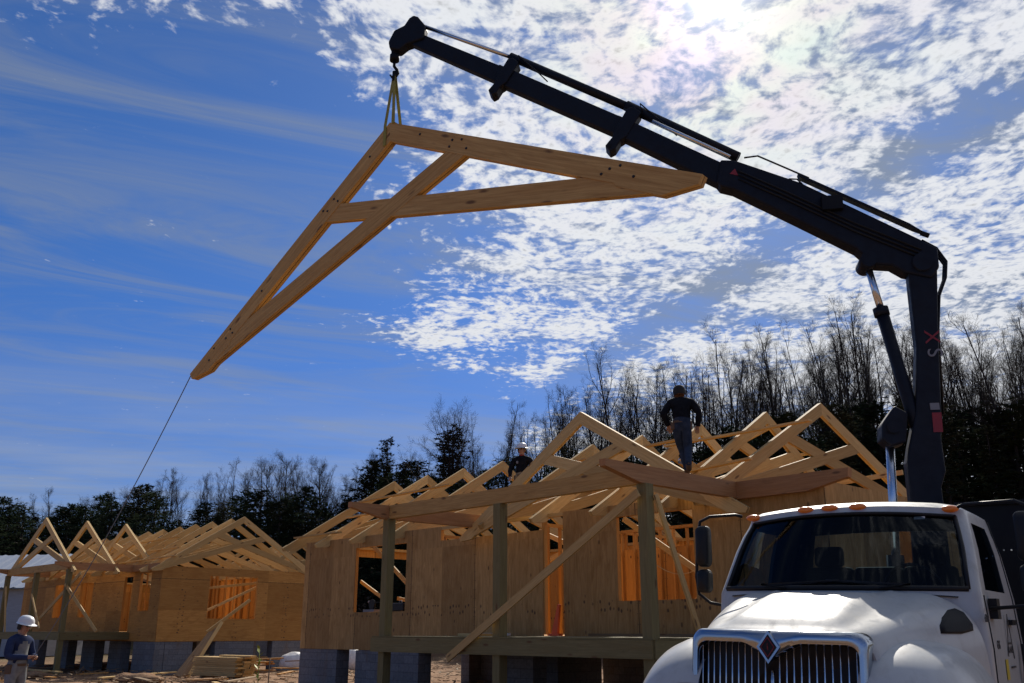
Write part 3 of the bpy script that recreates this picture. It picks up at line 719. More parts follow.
# ------------------------------------------------------------------ people
def person(label, loc, rz, J, edges, zones, extras, group=None):
    """J: joint -> (position, radius); one skinned surface; zones: joint pair -> material index"""
    root = thing('person', label, 'person', loc, (0, 0, rz), group)
    names = list(J); me = bpy.data.meshes.new('body')
    me.from_pydata([J[n][0] for n in names], [(names.index(a), names.index(b)) for a, b in edges], [])
    tmp = bpy.data.objects.new('body_tmp', me); C.objects.link(tmp)
    tmp.modifiers.new('skin', 'SKIN'); me = tmp.data
    if not me.skin_vertices: 
        bm = bmesh.new(); bm.from_mesh(me); bm.verts.layers.skin.verify(); bm.to_mesh(me); bm.free()
    for i, n in enumerate(names):
        r = J[n][1]; me.skin_vertices[0].data[i].radius = r if isinstance(r, tuple) else (r, r)
        me.skin_vertices[0].data[i].use_root = (n == 'pelvis')
    sm = tmp.modifiers.new('ss', 'SUBSURF'); sm.levels = 2; sm.render_levels = 2
    dg = bpy.context.evaluated_depsgraph_get(); dg.update()
    nm = bpy.data.meshes.new_from_object(tmp.evaluated_get(dg)); nm.name = 'body'
    bpy.data.objects.remove(tmp)
    ms = zones['mats']
    nm.materials.clear()
    for m_ in ms: nm.materials.append(m_)
    segs = [(V(J[a][0]), V(J[b][0]), zones.get((a, b), zones.get(b, 0))) for a, b in edges]
    for p in nm.polygons:
        c = p.center; best = 9; bi = 0
        for a, b, z in segs:
            ab = b-a; tt = max(0, min(1, (c-a).dot(ab)/max(ab.length_squared, 1e-9))); d = (a+ab*tt-c).length
            if d < best: best = d; bi = z
        p.material_index = bi; p.use_smooth = True
    o = bpy.data.objects.new('body', nm); C.objects.link(o); o.parent = root
    # clothes: shells lifted off the body where the zone is cloth
    for nm_, ix, off in extras.get('clothes', []):
        bm = bmesh.new(); bm.from_mesh(nm)
        bmesh.ops.delete(bm, geom=[f for f in bm.faces if f.material_index != ix], context='FACES')
        bm.normal_update()
        for v_ in bm.verts: v_.co += v_.normal*(off+.008*noise.noise(v_.co*9))
        m2 = bpy.data.meshes.new(nm_); bm.to_mesh(m2); bm.free()
        for m_ in ms: m2.materials.append(m_)
        oo = bpy.data.objects.new(nm_, m2); C.objects.link(oo); oo.parent = root
        for p in m2.polygons: p.use_smooth = True
    return root
def hand(J, edges, side, wrist, palm_dir, curl_dir, n='h'):
    """palm and five bent fingers grown from the wrist"""
    w = V(wrist); d = V(palm_dir).normalized(); c = V(curl_dir).normalized(); s_ = d.cross(c).normalized()
    k = side
    J[k+'palm'] = (tuple(w+d*.055), (.034, .026)); edges.append((k+'wrist', k+'palm'))
    for i, (off, L) in enumerate(((-.030,.066), (-.010,.076), (.010,.072), (.029,.058))):
        a = w+d*.088+s_*off; b = a+d*L*.5+c*.012; e = b+(d*.45+c*.8).normalized()*L*.5
        J[f'{k}f{i}a'] = (tuple(a), .0095); J[f'{k}f{i}b'] = (tuple(b), .0088); J[f'{k}f{i}c'] = (tuple(e), .0075)
        edges += [(k+'palm', f'{k}f{i}a'), (f'{k}f{i}a', f'{k}f{i}b'), (f'{k}f{i}b', f'{k}f{i}c')]
    a = w+d*.035-s_*.036+c*.01; b = a+(d*.8-s_*.5+c*.5).normalized()*.036; e = b+(d*.9+c*.5).normalized()*.028
    J[k+'ta'] = (tuple(a), .011); J[k+'tb'] = (tuple(b), .010); J[k+'tc'] = (tuple(e), .008)
    edges += [(k+'palm', k+'ta'), (k+'ta', k+'tb'), (k+'tb', k+'tc')]
def figure(label, loc, rz, pose, mats, hat, group=None, clothes=('jacket','trousers'), S=1.0, torso=None):
    J = {}; E = []
    for n, (p, r) in pose.items(): J[n] = (tuple(V(p)*S), r)
    ch = ['pelvis','waist','chest','upchest','neck','skull','crown']
    E += list(zip(ch, ch[1:]))
    for s in 'lr':
        E += [('upchest', s+'shoulder'), (s+'shoulder', s+'elbow'), (s+'elbow', s+'wrist'), ('pelvis', s+'hip'), (s+'hip', s+'knee'), (s+'knee', s+'ankle'), (s+'ankle', s+'toe')]
        hd = pose[s+'wrist'][0]; el = pose[s+'elbow'][0]
        dd = V(hd)-V(el); hand(J, E, s, V(hd)*S, pose.get(s+'hdir', (tuple(dd), 0))[0], pose.get(s+'hcurl', ((0,.6,-.2), 0))[0])
    for k in ('lhdir','rhdir','lhcurl','rhcurl'): J.pop(k, None)
    Z = {'mats': [skin_]+list(mats)+[boots]+[torso or mats[0]]}
    for a, b in E: Z[(a, b)] = 0
    for a, b in zip(ch[:5], ch[1:5]): Z[(a, b)] = 1
    Z[('upchest','neck')] = 1; Z[('pelvis','waist')] = 2
    if torso: Z[('waist','chest')] = Z[('chest','upchest')] = 4
    for s in 'lr':
        Z[('upchest', s+'shoulder')] = 1; Z[(s+'shoulder', s+'elbow')] = 1; Z[(s+'elbow', s+'wrist')] = 1
        Z[('pelvis', s+'hip')] = 2; Z[(s+'hip', s+'knee')] = 2; Z[(s+'knee', s+'ankle')] = 2; Z[(s+'ankle', s+'toe')] = 3
    root = person(label, loc, rz, J, E, Z, {'clothes': [(clothes[0], 1, .014), (clothes[1], 2, .012), ('boots', 3, .008)]+([('vest', 4, .018)] if torso else [])}, group)
    sk = V(pose['skull'][0])*S; cr = V(pose['crown'][0])*S; upv = (cr-V(pose['neck'][0])*S).normalized()
    look = V(pose['look'][0]) if 'look' in pose else V((0,1,0))
    J.pop('look', None)
    look = (look-upv*look.dot(upv)).normalized(); rt = look.cross(upv)
    def hp(a, b, c): return sk+rt*a+look*b+upv*c
    fm = MB()
    fm.tube([hp(0,.088,.035), hp(0,.115,-.005), hp(0,.10,-.014)], [.009,.016,.010], 6); fm.build('nose', skin_, root)
    for q in (-1, 1):
        MB().ball(hp(q*.034,.090,.028), .012, 8, 5).build('eye', hair, root)
        MB().ball(hp(q*.093,.0,.0), .027, 8, 5, (.45,.8,1.1)).build('ear', skin_, root)
    MB().tube([hp(-.026,.092,-.045), hp(0,.101,-.047), hp(.026,.092,-.045)], .006, 5).build('mouth', redcloth, root)
    M = Matrix((rt, look, upv)).transposed()
    bl = MB(); rr_ = [(.168*math.cos(a_*math.pi/10), .128*math.sin(a_*math.pi/10)) for a_ in range(20)]
    bl.grid([[(x_*S, y_*S, z_*S) for x_, y_ in rr_] for z_ in (.985, 1.03)], close=True); bl.build('tool_belt', boots, root)
    for sx_ in (-1, 1): bevel(MB().box((sx_*.165*S-.035,-.06,.86*S),(sx_*.165*S+.035,.06,1.02*S)).build('tool_pouch', boots, root, merge=.0001), .015)
    rows = []
    def ring(r, z, dy=0, n=16, ry=1.12): return [tuple(sk+M@V((r*math.cos(2*math.pi*i/n), r*ry*math.sin(2*math.pi*i/n)+dy, z))) for i in range(n)]
    hm = MB()
    if hat == 'hard':
        hm.grid([ring(.165,.055,.025), ring(.150,.063,.02), ring(.132,.07), ring(.130,.10), ring(.118,.145), ring(.088,.178), ring(.045,.195), ring(.004,.199)], close=True)
        hm.build('hard_hat', hardhat, root)
        hb_ = MB(); hb_.grid([ring(.103,-.05,-.012), ring(.108,.0,-.01), ring(.108,.06)], close=True, skip=lambda i, j: 1 <= j <= 7); hb_.build('hair', hair, root)
    else:
        hm.grid([ring(.102,-.055,-.012), ring(.109,-.01,-.008), ring(.112,.05), ring(.108,.09), ring(.088,.128), ring(.05,.146), ring(.004,.15)], close=True, skip=lambda i, j: i < 2 and 1 <= j <= 7)
        hm.build('cap', hair, root)
    return root
def stand(**kw):
    p = dict(pelvis=((0,0,.95),(.155,.12)), waist=((0,.0,1.08),(.145,.11)), chest=((0,0,1.26),(.165,.12)), upchest=((0,-.01,1.41),(.15,.105)),
        neck=((0,.0,1.50),(.058,.058)), skull=((0,.02,1.635),(.088,.10)), crown=((0,.015,1.715),(.06,.07)),
        lshoulder=((-.20,-.01,1.415),.064), lelbow=((-.27,-.03,1.13),.047), lwrist=((-.29,.06,.89),.031),
        rshoulder=((.20,-.01,1.415),.064), relbow=((.27,-.03,1.13),.047), rwrist=((.29,.06,.89),.031),
        lhip=((-.10,0,.90),.098), lknee=((-.12,.01,.50),.065), lankle=((-.13,-.02,.09),.045), ltoe=((-.15,.13,.04),.040),
        rhip=((.10,0,.90),.098), rknee=((.12,.01,.50),.065), rankle=((.13,-.02,.09),.045), rtoe=((.15,.13,.04),.040))
    p.update(kw); return p
# worker at left looking at the load's rope, hands together at the waist
w1 = stand(lelbow=((-.29,.02,1.14),.052), lwrist=((-.13,.27,1.12),.033), relbow=((.28,.04,1.14),.052), rwrist=((.10,.30,1.13),.033),
           lhdir=((.8,.3,.05),0), rhdir=((-.8,.2,.1),0), lhcurl=((.1,.6,-.6),0), rhcurl=((-.1,.6,-.6),0), look=((.1,1,-.12),0),
           skull=((0,.045,1.63),(.088,.10)), crown=((0,.045,1.71),(.06,.07)))
W1 = V((-8.55, 17.0, .02))
p1 = figure('person in white hard hat and navy and grey jacket standing at the bottom left corner', W1, math.radians(-108), w1, (jacket, greypant), 'hard', torso=jacketg)
# the man walking on the porch beam, back to the camera
w3 = stand(pelvis=((0,0,.95),(.15,.115)), chest=((0.01,.05,1.26),(.165,.12)), upchest=((0.01,.09,1.41),(.155,.105)), neck=((0,.12,1.50),(.056,.056)), skull=((-.01,.16,1.62),(.088,.10)), crown=((-.01,.17,1.70),(.06,.07)),
           lshoulder=((-.20,.07,1.41),.066), lelbow=((-.34,-.02,1.18),.050), lwrist=((-.26,.10,.98),.034), rshoulder=((.21,.07,1.41),.066), relbow=((.35,.0,1.18),.050), rwrist=((.31,.12,.96),.034),
           lhip=((-.09,0,.90),.10), lknee=((-.02,.20,.53),.068), lankle=((.06,.10,.10),.047), ltoe=((.06,.25,.04),.04),
           rhip=((.09,0,.90),.10), rknee=((.10,.05,.50),.066), rankle=((.10,-.26,.14),.047), rtoe=((.10,-.14,.04),.04))
W3 = O2+Matrix.Rotation(-.8187, 3, 'Z')@V((-.03, -1.58, PL+.13))
p3 = figure('person in black shirt, blue jeans and dark cap walking along the porch beam', W3, math.radians(-12), w3, (shirt, jeans), 'cap', clothes=('shirt','jeans'), S=.90)
# the man seen behind the rafters
w2 = stand(look=((.3,1,-.1),0), lelbow=((-.27,.05,1.14),.05), lwrist=((-.2,.26,.98),.033), relbow=((.30,.03,1.15),.05), rwrist=((.26,.2,.95),.033))
W2 = O2+Matrix.Rotation(-.8187, 3, 'Z')@V((-7.08, 1.3, 4.26))
p2 = figure('person in white hard hat and dark jacket standing among the roof trusses', W2, math.radians(165), w2, (shirt, tanpant), 'hard')
neckcloth = MB(); neckcloth.tube([(-.05,.02,1.5),(0,.07,1.51),(.05,.02,1.5)], .03, 6); neckcloth.build('red_neck_cloth', redcloth, p2)
badge = MB().box((.07,.118,1.30),(.12,.125,1.36)).build('chest_logo', greyp, p2)
for o_ in (p1, p2, p3): 
    pass
# rope from the truss heel to the worker's hands
heel = A+Matrix.Rotation(-.671, 3, 'Z')@V((-3.82, 0, -2.50)); hnd = W1+Matrix.Rotation(math.radians(-108), 3, 'Z')@V((-.02,.31,1.13))
pts = []
for i in range(41):
    t = i/40; p = heel.lerp(hnd, t); p.z -= .42*4*t*(1-t)*.5; pts.append(p)
rp = MB(); rp.tube(pts, .0075, 6)
tag(rp.build('tag_line', ropem), 'thin blue rope slanting down from the lower end of the lifted truss', 'rope')
# ------------------------------------------------------------------ the truck (x forward from the windscreen foot, y to its left, z up)
TY = .621
TO = V((2.356-.028, 7.142+.02, 0))
FW = V((-math.sin(TY), -math.cos(TY), 0)); LF = V((math.cos(TY), -math.sin(TY), 0))
TROT = math.atan2(FW.y, FW.x)
T = thing('truck', 'white conventional cab truck with chrome grille parked nose to the camera', 'truck', TO, (math.radians(-1.4), 0, TROT))
def interp(tab, x):
    for (a, va), (b, vb) in zip(tab, tab[1:]):
        if x <= b:
            t = max(0, min(1, (x-a)/(b-a))) if b != a else 0
            return va+(vb-va)*t
    return tab[-1][1]
def sst(a, b, x):
    t = max(0, min(1, (x-a)/(b-a))); return t*t*(3-2*t)
# cab shell --------------------------------------------------------
HW = [(.8,.97),(1.2,1.0),(1.5,1.0),(1.86,.975),(2.2,.925),(2.48,.862),(2.54,.845),(2.575,.79),(2.60,.66),(2.61,.4)]
XF = [(.8,.0),(1.86,.0),(2.48,-.41),(2.54,-.45),(2.575,-.56),(2.60,-.72),(2.61,-.95)]
XR = [(.8,-1.74),(1.86,-1.74),(2.48,-1.66),(2.54,-1.64),(2.575,-1.58),(2.60,-1.48),(2.61,-1.3)]
ZL = [.8,1.2,1.5,1.86,1.90,2.05,2.2,2.34,2.44,2.48,2.51,2.54,2.56,2.575,2.59,2.60,2.61]
SX = [0,.10,.16,.24,.5,.72,.78,.9,1.0]     # side stations (fraction of the side length)
NF = 9
def cab_ring(z, inset=0.0):
    hw = interp(HW, z)-inset; xf = interp(XF, z)-inset; xr = interp(XR, z)+inset
    bc = .19 if z < 2.5 else .19*max(0.2, 1-(z-2.5)/.2)
    half = []; e = hw-.07
    for i in range(NF+1):
        t = i/NF; y = e*t; half.append((xf-bc*t**2.2, y))
    xc = half[-1][0]
    half += [(xc-.015, hw-.032), (xc-.05, hw-.006)]
    x0 = xc-.09; x1 = xr+.10
    for s_ in SX: half.append((x0+(x1-x0)*s_, hw))
    half += [(xr+.04, hw-.012), (xr+.01, hw-.05)]
    for k in range(6): half.append((xr, (hw-.1)*(1-k/6)*1.0))
    half.append((xr, 0))
    other = [(x, -y) for x, y in half[1:-1]][::-1]
    zz = lambda y: z-.04*(y/.85)**2*sst(2.3, 2.5, z)
    return [(x, y, zz(y)) for x, y in half]+[(x, y, zz(y)) for x, y in other]
NH = NF+1+2+len(SX)+2+6+1   # half count
rings = [cab_ring(z) for z in ZL]; NR = len(rings[0])
iz0 = ZL.index(1.90); iz1 = ZL.index(2.48)
S0 = NF+3
def side_j(j):      # mirror index onto the left half
    return j if j < NH-1 else (NR-1-j)
def in_ws(i, j): return iz0-1 < i < iz1 and (side_j(j) < NF)
def in_side(i, j):
    k = side_j(j)-S0; z0 = ZL.index(1.90)
    return z0-1 < i < ZL.index(2.44) and ((1 <= k < 5))
def in_rear(i, j):
    k = side_j(j)-(S0+len(SX)+2); return ZL.index(2.05)-1 < i < ZL.index(2.44) and 1 <= k < 6
def cut(i, j): return in_ws(i, j) or in_side(i, j) or in_rear(i, j)
mb = MB(); mb.grid(rings, close=True, skip=cut)
last = len(mb.v)-NR; mb.idx([last+i for i in range(NR)], None, 0, True)
mb.build('cab_body', white, T, sharp=38)
mb = MB(); ins = [cab_ring(z, .035) for z in ZL[:-2]]; mb.grid(ins, close=True, skip=cut); l_ = len(mb.v)-NR; mb.idx([l_+i for i in range(NR)], None, 0, True)
mb.build('cab_lining', dark, T)
# reveal between the shell and the lining at every opening
def reveal(test):
    b = MB()
    for i in range(len(ZL)-1):
        for j in range(NR):
            if not test(i, j): continue
            j2 = (j+1) % NR
            for (di, dj, e) in ((-1,0,((i,j),(i,j2))), (1,0,((i+1,j),(i+1,j2))), (0,-1,((i,j),(i+1,j))), (0,1,((i,j2),(i+1,j2)))):
                if not test(i+di, (j+dj) % NR):
                    (a, b_), (c, d) = e
                    if max(a, c) < len(ins): b.face([rings[a][b_], rings[c][d], ins[c][d], ins[a][b_]])
    return b
reveal(in_ws).build('windscreen_seal', black, T)
for sd_ in (0, 1): reveal(lambda i, j: in_side(i, j) and (j < NH) == bool(sd_)).build('window_seal', black, T)
reveal(in_rear).build('window_seal', black, T)
def pane(test, name, off=.006):
    b = MB(); rr = [cab_ring(z, off) for z in ZL]; b.grid(rr, close=True, skip=lambda i, j: not test(i, j)); return b.build(name, glass, T, merge=.0001)
pane(in_ws, 'windscreen')
pane(lambda i, j: in_side(i, j) and j < NH, 'door_window'); pane(lambda i, j: in_side(i, j) and j >= NH, 'door_window'); pane(in_rear, 'rear_window')
# black frit and seal lines round the screen
fr_ = [rings[iz1][j] for j in list(range(NR-NF, NR))+list(range(0, NF+1))]
MB().tube([(x+.004, y, z) for x, y, z in fr_], .014, 6).build('windscreen_seal', black, T)
fr_ = [rings[iz0][j] for j in list(range(NR-NF, NR))+list(range(0, NF+1))]
MB().tube([(x+.006, y, z) for x, y, z in fr_], .022, 6).build('windscreen_seal', black, T)
for sg in (1, -1):
    jj = NF if sg > 0 else NR-NF
    MB().tube([(rings[i][jj][0]+.004, rings[i][jj][1], rings[i][jj][2]) for i in range(iz0, iz1+1)], .016, 6).build('windscreen_seal', black, T)
# roof drip line, sun-visor strip sticker
lettering('4300', .030, greyp, T, (-.405, .60, 2.453), (math.radians(60), 0, math.radians(90+8)), 'screen_sticker') if False else None
MB().box((-.50,.52,2.425),(-.498,.60,2.445)).build('screen_sticker', whitep, T)
# marker lamps on the brow
for y in (-.80, -.30, -.10, .12, .76):
    t = min(1, abs(y)/(interp(HW, 2.535)-.07)); x = interp(XF, 2.535)-.165*t**2.2-.018
    b = MB(); b.ball((x+.022, y, 2.535-.04*(y/.85)**2), .055, 14, 8, (.7, 1.25, .52)); b.build('marker_lamp', amber, T)
# doors: shut lines, handles, badges
for sg in (1, -1):
    w = lambda z: (interp(HW, z)+.002)*sg
    d1 = [(-.30, w(z), z) for z in (.85,1.2,1.5,1.86)]; d2 = [(-1.52, w(z), z) for z in (.85,1.2,1.5,1.86,2.2,2.48)]
    MB().tube(d1, .006, 4).build('door_seam', black, T); MB().tube(d2, .006, 4).build('door_seam', black, T)
    MB().tube([(-1.34, (interp(HW,1.35)+.03)*sg, 1.18), (-1.36, (interp(HW,1.6)+.05)*sg, 1.35), (-1.38, (interp(HW,1.6)+.045)*sg, 1.52)], .022, 8).build('grab_handle', black, T)
    MB().box((-1.25, min(w(1.6), w(1.6)+.03*sg), 1.66), (-1.08, max(w(1.6), w(1.6)+.03*sg), 1.70)).build('door_handle', black, T)
# lettering on the driver's side
yl = 1.004
def side_text(s, sz, x, z, m, ry=0): return lettering(s, sz, m, T, (x, yl-.004, z), (math.radians(90), 0, math.radians(180)))
side_text('4300', .075, -.18, 1.70, blackp); side_text('636', .085, -.52, 1.52, blackp)
MB().box((-.80, yl, 1.28), (-.70, yl+.003, 1.42)).build('door_sticker', yellowp, T)
lg = MB()
for p, q in (((-.85,1.44),(-.98,1.74)), ((-.98,1.74),(-1.10,1.42)), ((-.91,1.53),(-1.05,1.53)), ((-.93,1.36),(-1.12,1.36))): lg.beam((p[0], yl+.002, p[1]), (q[0], yl+.002, q[1]), .014, .004, (0,1,0))
lg.build('door_logo', blackp, T)
side_text('CRANE', .07, -.98, 1.48, blackp)
# hood ------------------------------------------------------------
def hood_pt(u, t):
    """u -1..1 across, t 0 cowl .. 1 grille"""
    x = .01+t*1.15
    hw = .985-.375*t**1.1; zt = 1.90-.26*t-.03*t**3; base = 1.10
    side = abs(u)
    n = 4.2+1.2*t
    ang = side*math.pi/2
    cy = math.copysign(abs(math.sin(ang))**(2/n), u); cz = abs(math.cos(ang))**(2/n)
    y = hw*cy; z = base+(zt-base)*cz
    x -= .19*(abs(y)/.95)**2.2*(1-t)*1.0+.07*(abs(y)/.6)**2*t
    # raised centre dome and flanks
    ay = abs(y)
    dome = sst(.44, .30, ay)*sst(.02, .40, t)*.036-(sst(.42, .30, ay)*sst(.22, .0, t))*.035
    dish = -math.exp(-((ay-.50)/.11)**2)*sst(1, .55, t)*.018
    z += (dome+dish)*sst(.7, .85, cz)*sst(1.0, .84, t)
    if t > .93: z -= (t-.93)/.07*.006
    return (x, y, z)
NU, NTT = 56, 36
mb = MB(); rows = [[hood_pt(-1+2*i/NU, j/NTT) for i in range(NU+1)] for j in range(NTT+1)]
for k_, (sc_, dx) in enumerate(((.985, .012), (.93, .0))): rows.append([(x+dx, y*sc_, 1.10+(z-1.10)*sc_) for x, y, z in rows[NTT]])
mb.grid(rows); mb.face(rows[-1][::-1]); mb.build('hood', white, T, merge=.0001, sharp=40)
# cowl between hood and screen
cw = MB(); cr = []
for k in range(5):
    t = k/4; row = []
    for i in range(-12, 13):
        yy = i/12*.84; xx = -.19*(abs(yy)/.93)**2.2; row.append((xx-.09+.10*t, yy, 1.905-.045*t+.0*abs(yy)-.03*(abs(yy)/.93)**3))
    cr.append(row)
cw.grid(cr); cw.build('cowl_panel', black, T)
for sg in (1, -1):
    w_ = MB(); w_.tube([(.0, .35*sg, 1.90), (-.045, .55*sg, 1.925), (-.05, (.55-.6)*sg, 1.955)], [.011,.009,.007], 6); w_.build('wiper', black, T)
# cab side below the screen joins hood: side cowl with dark vent
for sg in (1, -1):
    poly = [(.34,1.60),(.30,1.65),(.20,1.70),(.05,1.75),(-.06,1.765),(-.10,1.74),(-.10,1.66),(-.06,1.62),(.1,1.60)]
    yv = lambda a, b: 0
    b = MB(); pts_ = []
    for a, z in poly:
        best = min(((abs(hood_pt(.45+.55*uu/60, tt/60)[0]-a)+abs(hood_pt(.45+.55*uu/60, tt/60)[2]-z), hood_pt(.45+.55*uu/60, tt/60)) for uu in range(61) for tt in range(0, 30)), key=lambda q: q[0])[1]
        pts_.append((best[0], (best[1]+.006)*sg, best[2]))
    ca = sum(a for a, z in poly)/len(poly); cz_ = sum(z for a, z in poly)/len(poly)
    def onhood(a, z, off):
        best = min(((abs(hood_pt(.45+.55*uu/90, tt/60)[0]-a)+abs(hood_pt(.45+.55*uu/90, tt/60)[2]-z), hood_pt(.45+.55*uu/90, tt/60)) for uu in range(91) for tt in range(0, 30)), key=lambda q: q[0])[1]
        return (best[0], (best[1]+off)*sg, best[2])
    rw = [[onhood(ca+(a-ca)*k, cz_+(z-cz_)*k, o_) for a, z in poly] for k, o_ in ((1.05, -.01), (1, .009), (.8, .012), (.55, .012), (.3, .012), (.02, .012))]
    b.grid(rw, close=True); b.build('hood_vent', steelblack, T)
def seam(pts_, nm):
    for sg in (1, -1): MB().tube([tuple(V(hood_q(a, z))*1+V((0, .002, 0)))if sg > 0 else (hood_q(a, z)[0], -hood_q(a, z)[1]-.002, hood_q(a, z)[2]) for a, z in pts_], .0055, 5).build(nm, black, T)
def hood_q(a, z):
    return min(((abs(hood_pt(.3+.7*uu/90, tt/80)[0]-a)+abs(hood_pt(.3+.7*uu/90, tt/80)[2]-z), hood_pt(.3+.7*uu/90, tt/80)) for uu in range(91) for tt in range(0, 81)), key=lambda q: q[0])[1]
# fenders ----------------------------------------------------------
def fender(sg):
    N, M = 30, 22; rows = []
    for i in range(N+1):
        t = i/N; x = -.50+t*1.78; a = (x-.42)/.92
        zt = 1.02+.56*max(0.0, 1-abs(a)**2.5)**(1/2.2) if abs(a) < 1 else 1.02
        ow = .80+.33*max(0, 1-abs((x-.42)/.98)**3.0)**.5
        row = []
        for j in range(M+1):
            u = j/M; ang = u*math.pi/2; n = 2.7
            y = .50+(ow-.50)*math.sin(ang)**(2/n); z = .82+(zt-.82)*math.cos(ang)**(2/n)
            z += .012*math.exp(-((y-.93)/.06)**2)*sst(.0,.3,t)*sst(1,.7,t)
            row.append((x, y*sg, z))
        row.append((x, (ow-.05)*sg, .80)); rows.append(row)
    b = MB(); b.grid(rows); return b.build('fender', white, T, merge=.0002, sharp=45)
fender(1); fender(-1)
for sg in (1, -1):   # headlamps
    b = MB(); b.ball((1.16, .80*sg, 1.10), .17, 16, 10, (.45, 1.0, .85)); hl = b.build('headlight', lens, T)
# grille -----------------------------------------------------------
gx = 1.30
def gface(y, z, d=0.0): return (gx+.04-.10*(z-1.0)-.10*(abs(y)/.58)**2.2+d, y, z)
def rr_outline(hw, z0, z1, r, n=6, v=0):
    pts = []
    for cx, cz, a0_ in ((hw-r, z1-r, 0), (-(hw-r), z1-r, 90), (-(hw-r), z0+r, 180), (hw-r, z0+r, 270)):
        for k in range(n+1):
            a = math.radians(a0_+90*k/n); pts.append((cx+r*math.cos(a), cz+r*math.sin(a)))
    return pts
def dense(o):
    out = []
    for i in range(len(o)):
        a, b = o[i], o[(i+1) % len(o)]; L = math.dist(a, b); n = max(1, int(L/.04))
        for k in range(n): out.append((a[0]+(b[0]-a[0])*k/n, a[1]+(b[1]-a[1])*k/n))
    return out
out_ = dense(rr_outline(.568, .80, 1.60, .08))
def inner_pt(p):
    y = p[0]*.905; z = 1.175+(p[1]-1.175)*.80
    if z > 1.3: z -= .0+.085*max(0, 1-abs(y)/.17)
    if z > 1.30: z = min(z, 1.515-.095*max(0, 1-abs(y)/.15))
    return (y, z)
inn_ = [inner_pt(p) for p in out_]
rows = []
for k, (f_, d) in enumerate(((0, -.15), (0, -.012), (.12, .012), (.5, .022), (.88, .012), (1, -.01), (1, -.06))):
    rows.append([gface(a[0]+(b[0]-a[0])*f_, a[1]+(b[1]-a[1])*f_, d) for a, b in zip(out_, inn_)])
b = MB(); b.grid(rows, close=True); b.build('grille_surround', chrome, T, merge=.0001, sharp=50)
b = MB(); b.face([gface(y, z, -.075) for y, z in inn_][::-1]); b.build('grille_mesh', black, T)
for k in range(23):
    y = -.495+.99*k/22
    if abs(y) < .01: zt, r = 1.36, .013
    else: zt, r = 1.518-.095*max(0, 1-abs(y)/.15), .0058
    b = MB(); b.tube([gface(y, .87, -.035), gface(y, 1.1, -.03), gface(y, 1.3, -.03), gface(y, zt, -.035)], r, 6); b.build('grille_bar', chrome if abs(y) < .01 else steel, T)
def diamond(s_, sx, d0, d1, m, nm, cz=1.485):
    b = MB(); P4 = [(0, s_), (sx, 0), (0, -s_), (-sx, 0)]
    f4 = [gface(y, cz+z, d1) for y, z in P4]; b4 = [gface(y, cz+z, d0) for y, z in P4]
    b.face(f4[::-1]); b.face(b4)
    for i in range(4): b.face([f4[i], f4[(i+1) % 4], b4[(i+1) % 4], b4[i]])
    o = b.build(nm, m, T, merge=.0001); return o
diamond(.098, .074, .0, .040, chrome, 'emblem_frame', 1.50); diamond(.074, .054, .0, .046, black, 'emblem', 1.50)
lettering('i', .06, redp, T, gface(0, 1.50, .048), (math.radians(96), 0, math.radians(90)), 'emblem_letter')
em = MB()
for a, b_ in (((0,.058),(.042,0)), ((.042,0),(0,-.058)), ((0,-.058),(-.042,0)), ((-.042,0),(0,.058))): em.beam(gface(a[0], 1.50+a[1], .048), gface(b_[0], 1.50+b_[1], .048), .004, .004, (1,0,0))
em.build('emblem_outline', redp, T)
# bumper, chassis, wheels
bp = MB(); rows = []
for k in range(21):
    y = -1.12+2.24*k/20; xx = 1.44-.22*(abs(y)/1.12)**3
    rows.append([(xx-.10, y, .78), (xx, y, .76), (xx+.015, y, .64), (xx, y, .48), (xx-.10, y, .46)])
bp.grid(rows); bp.build('bumper', chrome, T)
for sg in (1, -1): MB().box((-6.2, .36*sg-.04, .72), (1.25, .36*sg+.04, .98)).build('chassis_rail', black, T)
def wheel(x, y, w=.28):
    wh = part('wheel', T, (x, y, .50))
    prof = [(.30,-w/2),(.44,-w/2),(.49,-w/2+.04),(.50,-w/4),(.50,w/4),(.49,w/2-.04),(.44,w/2),(.30,w/2)]
    n = 32; b = MB(); b.grid([[(r*math.cos(2*math.pi*i/n), yy, r*math.sin(2*math.pi*i/n)) for i in range(n)] for r, yy in prof], close=True); b.build('tyre', rubber, wh)
    s_ = 1 if y > 0 else -1; prof = [(.30,w/2*s_),(.28,(w/2-.05)*s_),(.20,(w/2-.10)*s_),(.12,(w/2-.03)*s_),(.001,(w/2-.02)*s_)]
    b = MB(); b.grid([[(r*math.cos(2*math.pi*i/n), yy, r*math.sin(2*math.pi*i/n)) for i in range(n)] for r, yy in prof], close=True); b.build('rim', steel, wh)
for x, y, w in ((.42,-.98,.28),(.42,.98,.28),(-4.6,-.92,.5),(-4.6,.92,.5)): wheel(x, y, w)
# interior
for y in (.42, -.42, 0.0):
    st_ = MB(); st_.box((-1.30, y-.19 if y else -.15, 1.30), (-.85, y+.19 if y else .15, 1.42)); st_.box((-1.42, y-.21, 1.40), (-1.30, y+.21, 2.12)); 
    if y: st_.box((-1.41, y-.13, 2.12), (-1.33, y+.13, 2.30))
    bevel(st_.build('seat', dark, T, merge=.0001), .05, 3)
MB().box((-.62,-.80,1.45),(-.25,.80,1.845)).build('dashboard', dark, T)
n = 24; c_ = V((-.72, .42, 1.90)); ax1 = V((0,1,0)); ax2 = V((.35,0,.94)).normalized()
MB().tube([c_+(ax1*math.cos(2*math.pi*i/n)+ax2*math.sin(2*math.pi*i/n))*.21 for i in range(n+1)], .016, 6).build('steering_wheel', black, T)
MB().box((-1.70,-.9,.82),(-.02,.9,.86)).build('cab_floor', dark, T)
